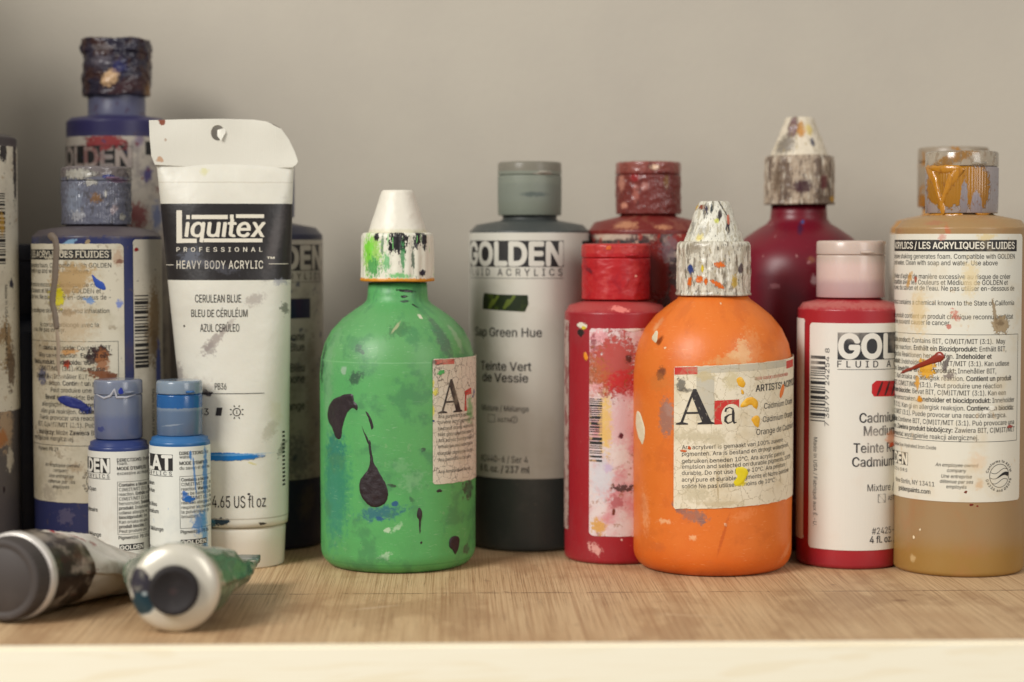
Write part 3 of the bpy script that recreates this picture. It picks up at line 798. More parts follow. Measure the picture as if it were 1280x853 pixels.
for pts in ([(1158, 209, 4), (1163, 216, 10), (1169, 228, 8), (1173, 243, 5.5), (1177, 256, 6), (1180, 268, 8)],
            [(1205, 211, 3), (1196, 216, 9), (1188, 226, 8), (1182, 240, 5), (1178, 252, 4), (1177, 266, 7)],
            [(1157, 209, 3), (1175, 212, 5), (1190, 211, 5), (1206, 212, 4)]):
    o.drip(pts, 0.75, gold_gloss, r=o.capr - 0.1)
o.drip([(1162, 269, 3), (1178, 271, 5), (1192, 271, 4), (1204, 268, 3)], 0.8, gold_gloss, r=o.capr - 1)
o.drip([(1218, 266, 2), (1228, 268, 4), (1238, 266, 2)], 0.7, gold_gloss, r=o.capr - 1)

# --- rear ochre bottle
def och2cap(s): return shade('rear_ochre_cap', C(176, 160, 138), rough=0.35, trans=0.3, layers=[
    ('noise', C(186, 124, 36), 0.12, 0.55, 0.62, 0.9, (1, 1, 1), 3), s.splat(1215, 192, 4, 3, C(220, 210, 60), 0, 0.2, 1, 0.5, s.capr), s.splat(1152, 255, 8, 12, C(186, 124, 36), 0, 0.2, 1, 0.5, s.capr)])
b = golden('paint_bottle', 1190, 76, 687, 284, 270, (43, 185, 259), dict(body=shade('rear_ochre_plastic', C(188, 136, 72), rough=0.4), cap=och2cap),
           'second yellow ochre bottle, half hidden behind the rightmost one', GRP)
lab = b.label(b.deg(-88), b.pix(b.cx, 600)[1], b.deg(80), b.pix(b.cx, 292)[1], shade('rear_ochre_label', C(222, 214, 196), rough=0.5, layers=[('noise', C(190, 160, 110), 0.1, 0.55, 0.7, 0.5, (1, 1, 1), 1)]))
P = Print(); logo(P, b, 0, 304, 338, px_l=1118, sub_y=347, line_y=350)
P.build('lettering', b.surf, [INKM := shade('plain_ink', INK, rough=0.5), PW := shade('plain_reversed', WHITE, rough=0.5)], lab)

# --- red bottle with clean front label
def red16(s): return shade('cadmium_red_plastic', C(162, 38, 46), rough=0.33, sss=0.1, layers=[
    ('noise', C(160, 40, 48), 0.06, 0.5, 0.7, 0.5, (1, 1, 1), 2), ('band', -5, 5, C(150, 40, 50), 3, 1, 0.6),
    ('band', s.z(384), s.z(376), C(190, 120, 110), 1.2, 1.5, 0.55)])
def pinkcap(s):
    cb, ct = s.capz; return shade('pink_clear_cap', C(222, 194, 184), rough=0.32, coat=0.3, sss=0.3, trans=0.1, layers=[
        ('band', cb + (ct - cb) * 0.62, ct + 3, C(206, 186, 172), 2.0, 0.5, 0.9), ('band', cb - 1, cb + (ct - cb) * 0.3, C(192, 160, 160), 2, 0.5, 0.7)])
o = golden('paint_bottle', 1063.5, 65.5, 713, 384, 374, (42.5, 301, 371.5), dict(body=red16, cap=pinkcap), 'small red bottle with clean white front label and pale pinkish cap', GRP, ribs=0)
k = o.k; Uo = o.U; Vo = lambda y: o.pix(o.cx, y)[1]
lay = [('noise', C(220, 210, 196), 0.05, 0.5, 0.7, 0.5, (1, 1, 1), 1), o.splat(1113, 548, 5, 9, C(222, 150, 110), 0, 0.4, 0.8), o.splat(1114, 556, 2.5, 3, C(206, 80, 30), 0, 0.2)]
pap = shade('red_label_paper', C(222, 218, 207), rough=0.4, layers=lay)
lab = o.label(Uo(1012.5), Vo(688.5), o.deg(100), Vo(404.5), pap, cr=1.8)
o.label(o.deg(-110), Vo(680), Uo(1006), Vo(400), pap, cr=1.5)
P = Print()
u0, u1 = logo(P, o, 0, 416, 450, px_l=1047, sub='FLUID ACRYLICS', sub_y=459.5, sub_h=8, line_y=462.5, wmul=1.03)
us, vs = Uo(1090), Vo(496)
P.poly([(us + 1, vs), (us + 14, vs - 0.3), (us + 16, vs + 1), (us + 16.5, vs + 6.2), (us + 2, vs + 6.8), (us, vs + 5.2), (us - 0.1, vs + 1.5)], [(0, 1, 2, 3, 4, 5, 6)], 2, 0.05)
for q in (2.5, 6.5, 10.5): P.line([(us + q, vs + 0.4), (us + q + 1.2, vs + 3), (us + q + 2.6, vs + 6.2)], [0.8, 1.3, 0.7], 3, 0.1)
for y, l, t, c, bb in ((528.5, 1075, 'Cadmium Red', 11.6, 1), (545, 1080.5, 'Medium Hue', 11.6, 1), (566.2, 1068, 'Teinte Rouge de', 11.6, 1), (583.6, 1066.5, 'Cadmium Moyen', 11.6, 1),
                        (614.4, 1085.5, 'Mixture / Mélange', 8.5, 0), (627, 1111, 'ASTM  II', 5.5, 0), (668.5, 1091.5, '#2425-4 / Ser 4', 8, 0), (679.5, 1089, '4 fl. oz. / 118 ml', 8.5, 1)):
    P.text(t, Uo(l), Vo(y), c / k, 0, 'l', sx=0.86, bold=BOLD if bb else REG)
for a, b2 in (((1099, 619), (1107.7, 619)), ((1107.7, 619), (1107.7, 629)), ((1107.7, 629), (1099, 629)), ((1099, 629), (1099, 619)), ((1099, 619), (1107.7, 629))):
    P.line([(Uo(a[0]), Vo(a[1])), (Uo(b2[0]), Vo(b2[1]))], 0.2, 0)
P.barcode(Uo(1014), Vo(528.5), Uo(1032), Vo(446), 0, True, 3)
P.text('7 38797 24254 8', Uo(1037), Vo(534), 5.6 / k, 0, 'l', rot=pi / 2, width=(Vo(436) - Vo(534)))
P.text('Made in USA / Fabriqué aux É.-U.', Uo(1018.5), Vo(549), 5.6 / k, 0, 'l', rot=-pi / 2, width=(Vo(549) - Vo(661)))
P.build('lettering', o.surf, [shade('red_bottle_ink', C(44, 44, 48), rough=0.5, layers=lay), shade('red_bottle_reversed', C(222, 218, 207), rough=0.5, layers=lay), shade('swatch_red', C(190, 24, 30), rough=0.35), shade('swatch_stripe', C(70, 20, 22), rough=0.4)], lab)

# --- maroon squeeze bottle at the back
def mcap(s): return shade('smeared_clear_cap', C(190, 172, 150), rough=0.3, trans=0.15, ior=1.3, freq=0.7, layers=[
    ('noise', C(104, 86, 74), 0.13, 0.44, 0.54, 0.85, (1, 0.7, 1), 1), ('noise', C(222, 212, 192), 0.28, 0.56, 0.62, 0.85, (1, 0.35, 1), 2), ('noise', C(66, 52, 52), 0.35, 0.60, 0.66, 0.8, (1, 0.6, 1), 7), ('noise', C(140, 112, 84), 0.5, 0.60, 0.66, 0.7, (1, 0.5, 1), 17),
    s.splat(1003, 233, 12, 8, C(70, 40, 50), 0, 0.3, 0.9, 0.7, 16), s.splat(1030, 228, 5, 9, C(96, 40, 44), 0, 0.3, 0.9, 0.7, 16),
    s.splat(1040, 249, 3, 4, C(200, 150, 30), 0, 0.2, 1, 0.5, 16), s.splat(972, 225, 6, 16, C(110, 92, 74), 0, 0.4, 0.8, 0.8, 16)])
def mcone(s): return shade('smeared_cone', C(216, 204, 182), rough=0.4, layers=[
    s.splat(990, 158, 7, 14, C(96, 56, 62), 0, 0.25, 0.9, 0.8, 9), s.splat(1001, 162, 5, 10, C(190, 130, 50), 0, 0.3, 0.9, 0.8, 9), s.splat(983, 182, 10, 12, C(90, 80, 70), 0, 0.4, 0.8, 0.9, 10),
    s.splat(1016, 178, 3, 5, C(60, 66, 90), 0, 0.3, 0.9, 0.7, 11), ('noise', C(170, 150, 100), 0.25, 0.6, 0.66, 0.7, (1, 1, 1), 5), s.splat(1012, 162, 4, 7, C(206, 180, 90), 0, 0.5, 0.8, 0.7, 9)])
def mbody(s): return shade('maroon_plastic', C(112, 16, 34), rough=0.36, layers=[
    ('noise', C(96, 22, 40), 0.05, 0.45, 0.7, 0.6, (1, 1, 1), 2), s.splat(1002, 285, 6, 7, C(60, 30, 60), 0, 0.4, 0.8), s.splat(1010, 277, 5, 2.2, C(60, 80, 130), 0, 0.3),
    s.splat(968, 358, 6, 3, C(170, 110, 116), 0, 0.3, 0.7), s.splat(1015, 325, 5, 4, C(150, 90, 60), 0, 0.3, 0.7), s.splat(1018, 350, 4, 6, C(190, 160, 160), 0, 0.4, 0.7),
    ('spots', C(170, 110, 110), 0.35, 0.3, 0.1, 3), ('noise', C(140, 60, 70), 0.4, 0.66, 0.72, 0.4, (1, 1, 1), 6)])
squeeze('squeeze_bottle', 998, 90, 690, [(90, 345), (86, 326), (79, 311), (66, 297), (50, 286), (40, 280), (35.5, 274), (35, 268), (34, 256)], (43, 195, 256), (16.5, 147, 34), dict(body=mbody, cap=mcap, cone=mcone, crust=0.42),
        'dark maroon bottle with a smeared clear cap, at the back beside the orange one', GRP)

# --- orange squeeze bottle
def ocap(s): return shade('paint_spotted_cap', C(196, 188, 168), rough=0.3, trans=0.1, freq=0.8, layers=[
    ('noise', C(232, 226, 208), 0.16, 0.46, 0.58, 0.9, (1, 0.7, 1), 2), ('noise', C(126, 114, 98), 0.24, 0.54, 0.60, 0.85, (1, 0.5, 1), 1), ('noise', C(236, 230, 214), 0.5, 0.56, 0.60, 0.95, (1, 0.3, 1), 12),
    ('noise', C(160, 140, 96), 0.3, 0.60, 0.66, 0.7, (1, 0.8, 1), 9), ('noise', C(104, 94, 84), 0.5, 0.60, 0.66, 0.6, (1, 0.6, 1), 14), ('noise', C(50, 46, 48), 0.45, 0.66, 0.69, 0.9, (1, 0.6, 1), 4),
    s.splat(861, 337, 4, 6, C(50, 70, 130), 0, 0.2, 1, 0.7, 17), s.splat(873, 350, 5, 5, C(226, 110, 30), 0, 0.15, 1, 0.8, 17), s.splat(860, 352, 3, 6, C(226, 110, 30), 10, 0.15, 1, 0.8, 17),
    s.splat(900, 331, 7, 4, C(226, 112, 36), 0, 0.15, 1, 0.9, 17), s.splat(897, 356, 9, 3.5, C(226, 110, 34), -15, 0.15, 1, 0.8, 17), s.splat(882, 352, 2.5, 4, C(226, 110, 30), 0, 0.15, 1, 0.7, 17),
    s.splat(877, 336, 2, 5, C(226, 200, 50), 0, 0.2, 1, 0.5, 17), s.splat(920, 352, 4, 8, C(196, 160, 40), 0, 0.3, 0.9, 0.9, 17), s.splat(928, 336, 3, 6, C(70, 50, 56), 20, 0.2, 0.9, 0.9, 17),
    s.splat(866, 310, 8, 8, C(150, 138, 118), 0, 0.4, 0.8, 0.9, 17)])
def ocone(s): return shade('paint_spotted_cone', C(220, 216, 200), rough=0.4, freq=0.5, layers=[
    s.splat(869, 259, 3, 4, C(216, 170, 40), 0, 0.25, 1, 0.6, 8), s.splat(876, 259, 4, 3, C(130, 60, 40), 0, 0.25, 1, 0.6, 8), s.splat(882, 263, 3, 8, C(58, 50, 66), 0, 0.25, 1, 0.9, 8),
    s.splat(890, 259, 2.5, 6, C(60, 66, 66), 30, 0.25, 1, 0.9, 8), s.splat(903, 258, 7, 2.4, C(44, 40, 44), -25, 0.2, 1, 0.6, 8), s.splat(900, 269, 3, 5, C(56, 48, 50), 20, 0.25, 1, 0.7, 9),
    s.splat(911, 283, 4, 6, C(56, 46, 56), 30, 0.25, 1, 0.7, 11), s.splat(912, 274, 2.5, 5, C(216, 110, 80), 20, 0.3, 1, 0.6, 10), s.splat(896, 276, 3, 3, C(206, 206, 100), 0, 0.4, 1, 0.6, 10),
    s.splat(878, 290, 7, 7, C(176, 172, 160), 0, 0.5, 0.8, 0.7, 12), s.splat(875, 297, 4, 5, C(216, 196, 90), 0, 0.5, 0.8, 0.7, 12), s.splat(862, 285, 3, 9, C(120, 116, 106), -20, 0.4, 0.7, 0.9, 12),
    ('noise', C(96, 90, 84), 0.6, 0.60, 0.64, 0.8, (1, 1, 1), 6), ('noise', C(176, 166, 140), 0.2, 0.54, 0.62, 0.8, (1, 1, 1), 16), ('noise', C(46, 42, 46), 0.8, 0.67, 0.70, 0.9, (1, 0.8, 1), 19)])
def obody(s): return shade('orange_plastic', C(222, 118, 44), rough=0.42, sss=0.12, bump=0.35, bumpscale=0.12, freq=0.7, layers=[
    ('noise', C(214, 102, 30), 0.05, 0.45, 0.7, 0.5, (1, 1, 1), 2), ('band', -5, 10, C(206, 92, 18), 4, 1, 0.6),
    s.splat(828, 435, 1.5, 1.5, C(230, 190, 150)), s.splat(806, 406, 4, 7, C(226, 170, 120), 0, 0.5, 0.6),
    s.splat(826, 467, 5, 9, C(110, 60, 40), -25, 0.3, 0.9, 0.5), s.splat(826, 478, 14, 10, C(190, 120, 60), 0, 0.6, 0.4),
    s.splat(833, 522, 9, 22, C(150, 112, 100), 0, 0.3, 0.85, 0.6), s.splat(836, 512, 5, 8, C(170, 130, 116), 0, 0.4, 0.8),
    
    s.splat(931, 440, 9, 15, C(222, 176, 122), 0, 0.3, 0.8, 0.9), s.splat(918, 444, 9, 5, C(222, 176, 122), 0, 0.3, 0.8, 0.8), s.splat(912, 452, 22, 5, C(216, 160, 100), 0, 0.5, 0.7, 1.0), s.splat(945, 435, 10, 20, C(222, 168, 110), 0, 0.5, 0.3, 1.2),
    s.splat(868, 645, 14, 7, C(150, 112, 100), -10, 0.4, 0.85, 0.8), s.splat(848, 636, 9, 4, C(140, 104, 96), -30, 0.3, 0.85, 0.9), s.splat(877, 651, 4, 5, C(120, 104, 106), 0, 0.4, 0.8),
    s.splat(806, 640, 4, 22, C(232, 160, 110), 8, 0.6, 0.7, 1.1), s.splat(831, 652, 8, 3, C(236, 180, 130), 0, 0.4, 0.8, 1.2), s.splat(866, 673, 4, 3, C(236, 180, 130), 0, 0.4, 0.8, 1.0),
    s.splat(907, 656, 2, 2.4, C(240, 190, 150)), s.splat(904, 670, 2, 22, C(186, 80, 30), -16, 0.5, 0.6, 0.6), s.splat(930, 645, 14, 5, C(236, 150, 90), 20, 0.6, 0.4, 1.2), s.splat(984, 688, 7, 4, C(226, 150, 100), 30, 0.4, 0.6, 1.0),
    s.splat(910, 381, 2, 1.2, C(240, 200, 160)), s.splat(822, 684, 8, 5, C(196, 100, 50), 0, 0.6, 0.5),
    ('noise', C(240, 176, 124), 0.9, 0.62, 0.70, 0.25, (0.25, 1.6, 1), 23), ('noise', C(200, 100, 40), 0.10, 0.5, 0.66, 0.4, (1, 1, 1), 29), ('noise', C(238, 160, 100), 1.1, 0.70, 0.74, 0.6, (1, 1, 1), 3), ('noise', C(190, 84, 26), 0.8, 0.70, 0.74, 0.5, (1, 1, 1), 8)])
o = squeeze('squeeze_bottle', 892, 99.5, 724, [(99.5, 470), (98, 448), (93.5, 428), (85, 410), (72, 394), (56, 381), (46, 374), (43.5, 370.5), (38, 368)], (46, 302, 369), (18.5, 252, 36), dict(body=obody, cap=ocap, cone=ocone, crust=0.36),
            'orange bottle with a torn tilted white label and paint-spotted clear cap', GRP)
k = o.k; Uo = o.U; Vo = lambda y, px=None: o.pix(px or o.cx, y)[1]
ua = Uo(843); SL = 0.048
lay = [('noise', C(206, 190, 156), 0.07, 0.45, 0.7, 0.7, (1, 1, 1), 1), ('cracks', C(160, 144, 112), 0.16, 0.025, 0.7),
       o.splat(852, 482, 5, 9, C(96, 92, 84), 15, 0.25, 0.85, 0.9), o.splat(857, 488, 7, 3, C(110, 104, 94), 0, 0.4, 0.7, 0.9),
       o.splat(928, 491, 1.6, 3, C(236, 176, 40)),
       o.splat(925, 604, 7, 4, C(226, 206, 30), 0, 0.3, 0.9, 0.8),
       o.splat(862, 560, 1.6, 2.5, C(206, 90, 40)), o.splat(855, 564, 4, 1.5, C(206, 100, 50), 0, 0.2), o.splat(880, 470, 12, 6, C(196, 180, 140), 0, 0.5, 0.9, 0.8), o.splat(915, 476, 9, 10, C(206, 192, 150), 0, 0.5, 0.8, 0.9),
       o.splat(868, 546, 26, 7, C(196, 184, 154), 0, 0.5, 0.9, 0.9), o.splat(870, 618, 18, 9, C(190, 178, 146), 0, 0.5, 0.7, 0.9), o.splat(898, 548, 10, 10, C(200, 188, 158), 0, 0.4, 0.8, 1.0),
       o.splat(897, 608, 1.2, 20, C(170, 150, 110), 3, 0.3, 0.6, 0.5), o.splat(898, 630, 25, 3, C(196, 180, 146), 0, 0.5, 0.8, 0.8), ('noise', C(170, 160, 136), 0.5, 0.60, 0.68, 0.45, (1, 1, 1), 7)]
lab = o.label(ua, Vo(636, 843), o.deg(98), Vo(458.5, 843), shade('orange_label_paper', C(228, 218, 194), rough=0.5, layers=lay, bump=0.25, bumpscale=0.3), cr=1.0, slope=SL, ragged=0.35)
P = Print()
def orect(px0, y0, px1, y1, mi, h=0.05):       # y measured at px0
    v1, v0 = Vo(y0, px0), Vo(y1, px0); P.rect(Uo(px0), v0, Uo(px1), v1, mi, h, SL)
orect(843.6, 459.3, 872, 468.6, 1); orect(872.2, 458.6, 982, 467, 2); orect(982.3, 451.5, 990.5, 461, 1)
orect(871, 471, 893, 526, 2)
orect(893.3, 501, 924, 531, 1)
def serif_A(P, u, v, w, h, mi, slope=0.0):
    q = lambda x, y: (u + x * w, v + y * h + slope * x * w)
    P.poly([q(.46, 1), q(.54, 1), q(.93, .04), q(.70, .04), q(.42, .82)], [(0, 4, 3, 2, 1)], mi, 0.12)      # thick right stroke
    P.poly([q(.46, 1), q(.49, .93), q(.19, .04), q(.12, .04)], [(0, 3, 2, 1)], mi, 0.14)                    # thin left stroke
    P.poly([q(.25, .30), q(.66, .30), q(.645, .355), q(.27, .355)], [(0, 1, 2, 3)], mi, 0.16)
    P.poly([q(0, 0), q(.33, 0), q(.33, .035), q(.2, .07), q(.11, .07), q(0, .035)], [(0, 1, 2, 3, 4, 5)], mi, 0.18)
    P.poly([q(.58, 0), q(1, 0), q(1, .035), q(.92, .07), q(.70, .07), q(.58, .035)], [(0, 1, 2, 3, 4, 5)], mi, 0.18)
serif_A(P, Uo(845.5), Vo(531, 846), Uo(893.5) - Uo(845.5), 43 / k, 0, SL)
# the small 'a' on its pale disc
ux, vx = Uo(913.5), Vo(520, 913)
def disc(u, v, ru, rv, mi, h, n=28): P.poly([(u + ru * cos(2 * pi * i / n), v + rv * sin(2 * pi * i / n)) for i in range(n)], [tuple(range(n))], mi, h)
disc(ux + 0.4, vx - 0.6, 4.4, 5.6, 3, 0.09)
P.line([(ux - 2.2, vx + 1.7), (ux - 1.9, vx + 3.0), (ux - 0.4, vx + 3.6), (ux + 0.9, vx + 2.9), (ux + 1.1, vx + 1.2), (ux + 1.1, vx - 2.0), (ux + 1.6, vx - 3.0), (ux + 2.6, vx - 2.6)], [0.9, 0.8, 0.45, 0.8, 1.15, 1.15, 0.9, 0.35], 0, 0.14)
P.line([(ux + 1.1, vx + 0.9), (ux - 0.8, vx + 0.4), (ux - 2.1, vx - 0.6), (ux - 2.2, vx - 2.1), (ux - 1.2, vx - 3.1), (ux + 0.2, vx - 2.7), (ux + 1.2, vx - 1.7)], [0.3, 0.6, 1.05, 1.15, 0.7, 0.4, 0.35], 0, 0.15)
for y, x, t, c, mi, bb in ((475.2, 943.5, 'ZEER GOEDE LICHTECHTHEID', 3.4, 1, BOLD), (489.8, 944.5, "ARTISTS' ACRYLIC", 8.0, 0, BOLD), (511.3, 955, 'Cadmium Oranje', 7.0, 0, REG + .006), (528, 953.5, 'Cadmium Orange', 7.0, 0, REG + .006), (544, 945.5, 'Orange de Cadmium', 7.2, 0, REG + .008)):
    P.text(t, Uo(x), Vo(y, x), c / k, mi, 'l', sx=0.9, bold=bb, slope=SL)
for y, t in ((561.8, 'Ara acrylverf is gemaakt van 100% zuivere'), (570, 'pigmenten. Ara is bestand en droogt waterproof.'), (578.9, 'gebruiken beneden 10°C. Ara acrylic paint is'), (586, 'emulsion and selected on durable pigments. 100%'),
             (593.8, 'durable. Do not use below 10°C. Ara peinture'), (602.2, 'acryl pure et durable. Pigments et Notre peinture'), (610.4, 'solide Ne pas utiliser à moins de 10°C')):
    P.text(t, Uo(853.3), Vo(y, 853), 5.1 / k, 0, 'l', sx=0.98, slope=SL)
P.build('lettering', o.surf, [ink('orange_bottle_ink', lay[2:9] + lay[9:13] + [('noise', C(150, 142, 124), 0.5, 0.58, 0.66, 0.7, (1, 1, 1), 7)], C(46, 42, 42)), shade('orange_label_red', C(196, 50, 44), rough=0.5, layers=[lay[0], lay[1]]), shade('orange_label_grey', C(192, 186, 168), rough=0.5, layers=lay), shade('orange_label_pale', C(226, 216, 192), rough=0.5, layers=[lay[0], lay[1]])], lab)

whp = shade('dried_white_paint', C(222, 208, 178), rough=0.4, bump=0.3, bumpscale=1.0); yep = shade('dried_yellow_paint', C(232, 172, 40), rough=0.35, bump=0.2, bumpscale=0.8, layers=[('noise', C(240, 196, 80), 0.25, 0.5, 0.66, 0.7, (1, 1, 1), 1)])
for pts, mm_, hh, rr in (([(192, 268), (205, 240), (217, 228), (223, 242), (218, 285), (205, 290)], whp, 0.3, 0), ([(112, 662), (126, 664), (140, 700), (152, 745), (153, 790), (142, 835), (133, 822), (118, 790), (108, 720)], whp, 0.45, 0),
                     ([(665, 620), (700, 586), (735, 586), (755, 612), (750, 645), (735, 640), (720, 624), (690, 634), (666, 637)], yep, 0.3, 1), ([(642, 490), (665, 476), (688, 505), (680, 530), (656, 524)], yep, 0.25, 1),
                     ([(722, 700), (745, 682), (765, 692), (764, 720), (756, 745), (736, 730)], yep, 0.25, 1), ([(666, 545), (676, 548), (678, 566), (670, 562)], yep, 0.15, 1), ([(886, 515), (895, 526), (890, 560), (876, 588), (870, 565)], shade('dried_orange_paint', C(222, 116, 40), rough=0.35), 0.3, 1)):
    dab(o, zp(770, 360, 4.267, pts), mm_, hh, r=o.L + 0.05 if rr else None)
dab(o, zp(770, 540, 4.267, [(640, 192), (668, 186), (698, 200), (702, 225), (690, 250), (668, 278), (640, 285), (626, 268), (645, 240), (636, 214)]), shade('dried_lemon_paint', C(226, 206, 30), rough=0.4), 0.2, r=o.L + 0.05)

# --- green squeeze bottle
def gcap(s): return shade('white_ribbed_cap', C(224, 220, 202), rough=0.45, freq=0.5, layers=[
    s.splat(461, 318, 12, 26, C(150, 200, 90), 0, 0.3, 0.95, 0.8, 17), s.splat(464, 334, 9, 12, C(70, 150, 80), 0, 0.4, 0.9, 0.9, 17), s.splat(458, 312, 5, 14, C(120, 206, 60), 10, 0.3, 0.9, 0.9, 17),
    s.splat(498, 302, 13, 13, C(34, 32, 34), 0, 0.12, 1, 1.0, 17), s.splat(490, 309, 6, 5, C(34, 32, 34), 20, 0.12, 1, 0.8, 17), s.splat(524, 299, 6, 9, C(40, 36, 40), 30, 0.12, 1, 1.1, 17), s.splat(533, 300, 3, 10, C(40, 36, 40), 0, 0.12, 1, 0.9, 17),
    s.splat(468, 296, 3, 5, C(40, 38, 40), 0, 0.2, 1, 0.8, 17), s.splat(530, 341, 4, 4, C(40, 36, 50), 0, 0.2, 1, 0.7, 17), s.splat(504, 322, 3, 16, C(60, 140, 80), 0, 0.4, 0.9, 1.0, 17), s.splat(518, 324, 2, 14, C(70, 90, 70), 5, 0.3, 0.9, 0.9, 17),
    s.splat(482, 328, 5, 10, C(70, 170, 90), 0, 0.4, 0.8, 1.1, 17), s.splat(476, 305, 2, 12, C(60, 110, 70), 0, 0.3, 0.8, 1.0, 17), s.splat(500, 345, 16, 3, C(80, 180, 90), 0, 0.4, 0.8, 1.0, 17),
    ('noise', C(120, 196, 110), 0.28, 0.62, 0.66, 0.8, (1, 0.35, 1), 3), ('noise', C(60, 60, 58), 0.5, 0.68, 0.71, 0.7, (1, 0.3, 1), 5),
    ('band', -1e3, s.z(347.5), C(206, 134, 30), 0.3, 0.6, 1)])
def gcone(s): return shade('white_cone', C(226, 220, 204), rough=0.42, freq=0.6, layers=[
    ('noise', C(150, 190, 120), 0.9, 0.70, 0.73, 0.6, (1, 1, 1), 3), ('noise', C(120, 110, 96), 1.2, 0.72, 0.75, 0.8, (1, 1, 1), 7), ('band', -1e3, s.z(287), C(206, 200, 170), 0.6, 0.6, 0.7)])
DK = C(48, 34, 42)
def gbody(s): return shade('green_plastic', C(88, 164, 94), rough=0.42, sss=0.12, bump=0.35, bumpscale=0.12, freq=0.45, layers=[
    ('noise', C(82, 146, 90), 0.05, 0.45, 0.7, 0.6, (1, 1, 1), 2), ('band', s.z(452), s.z(380), C(100, 152, 96), 8, 1.5, 0.6), s.splat(520, 500, 60, 90, C(96, 156, 90), 0, 0.6, 0.4, 0.4),
    s.splat(418, 605, 15, 60, C(40, 120, 100), 0, 0.5, 0.8, 0.6), s.splat(419, 562, 10, 18, C(30, 110, 104), -10, 0.4, 0.6, 0.9), s.splat(416, 640, 10, 40, C(60, 136, 110), 0, 0.6, 0.6, 0.8),
    
    s.splat(414, 520, 1.2, 12, C(150, 140, 150), 30, 0.5, 0.6, 1.0),
    
    s.splat(490, 607, 5, 1.8, DK, -10, 0.3, 0.9, 0.8),
    s.splat(475, 642, 26, 7, C(44, 96, 120), 10, 0.5, 0.8, 1.1), s.splat(494, 630, 4, 3, C(40, 80, 130), 0, 0.3, 0.9, 0.8), s.splat(474, 649, 5, 3, C(40, 80, 130), 0, 0.3, 0.9, 0.8),
    s.splat(525, 656, 1.2, 9, DK, 0, 0.3, 1, 0.6), s.splat(526.5, 679, 1.4, 1.6, DK), s.splat(583, 687, 4, 6, C(70, 66, 60), 0, 0.3, 0.9, 0.9),
    s.splat(586, 612, 6, 12, C(60, 60, 54), 0, 0.35, 0.9, 1.2), s.splat(549, 614, 3, 2, DK), s.splat(529, 562, 2.6, 3, C(60, 80, 60), 0, 0.3), s.splat(515, 625, 2, 4, C(60, 90, 70), 30, 0.5, 0.7),
    s.splat(445, 472, 9, 7, C(54, 84, 64), 25, 0.35, 0.9, 0.9), s.splat(444, 436, 4, 5, C(80, 90, 84), 0, 0.3, 0.9, 0.7), s.splat(450, 440, 5, 3, C(70, 80, 74), -20, 0.3, 0.9, 0.9), s.splat(429, 463, 3.5, 5, C(150, 176, 150), 0, 0.3, 0.8, 0.5),
    s.splat(500, 413, 18, 7, C(70, 110, 72), 15, 0.5, 0.7, 1.1), s.splat(495, 410, 2, 9, C(170, 170, 130), -45, 0.4, 0.8, 0.5), s.splat(560, 425, 8, 25, C(84, 108, 88), 12, 0.3, 0.85, 0.5), s.splat(580, 425, 3, 20, C(150, 176, 140), 10, 0.5, 0.6, 1.2),
    s.splat(541, 397, 3, 3, C(206, 206, 176), 0, 0.3), s.splat(545, 384, 6, 1.6, C(50, 60, 50), -18, 0.3, 1, 0.6), s.splat(510, 364, 14, 1.6, C(36, 40, 36), -2, 0.25, 1, 0.5, 15), s.splat(506, 371, 5, 1.5, C(36, 40, 36), 0, 0.25, 1, 0.5, 15), s.splat(507, 377, 6, 1.4, C(70, 90, 76), 0, 0.25, 1, 0.6, 15),
    s.splat(402, 455, 2.6, 26, C(40, 60, 46), 0, 0.5, 0.9, 0.8), s.splat(515, 600, 14, 10, C(130, 176, 130), 30, 0.6, 0.5, 1.3), s.splat(500, 582, 10, 6, C(120, 170, 120), 0, 0.6, 0.5, 1.3),
    s.splat(484, 664, 4, 3, C(190, 210, 180), 0, 0.3, 0.8, 1.0), s.splat(497, 660, 7, 3, C(176, 206, 170), 40, 0.4, 0.7, 1.2), s.splat(481, 695, 7, 4, C(180, 206, 176), 20, 0.4, 0.6, 1.3), s.splat(409, 470, 5, 60, C(130, 160, 130), 0, 0.6, 0.35, 1.0),
    ('band', s.z(449), s.z(447.6), C(120, 176, 120), 0.2, 0.05, 0.6), ('band', s.z(693), s.z(691.8), C(60, 120, 66), 0.3, 0.1, 0.5),
    ('noise', C(150, 190, 146), 0.9, 0.62, 0.70, 0.4, (0.25, 1.6, 1), 23), ('noise', C(70, 126, 84), 0.09, 0.52, 0.66, 0.6, (1, 1, 1), 29), ('noise', C(160, 190, 150), 1.1, 0.69, 0.73, 0.6, (1, 1, 1), 3), ('noise', C(48, 80, 56), 0.75, 0.71, 0.74, 0.8, (1, 1, 1), 8), ('noise', C(130, 170, 120), 0.3, 0.64, 0.74, 0.4, (1, 1, 1), 12)])
o = squeeze('squeeze_bottle', 497, 97.5, 720, [(97.5, 468), (96, 447), (91, 428), (83, 413), (69, 398), (53, 386.5), (43, 380), (38.5, 375), (37.5, 368), (36.5, 353)], (45.5, 291, 351.5), (19.5, 238, 35.5), dict(body=gbody, cap=gcap, cone=gcone, crust=0.12),
            'green bottle with dark paint drips and a white cone cap', GRP)
dkp = shade('dried_plum_paint', C(42, 32, 36), rough=0.42, bump=0.3, bumpscale=1.2, layers=[('noise', C(54, 42, 46), 0.2, 0.5, 0.7, 0.6, (1, 1, 1), 1)])
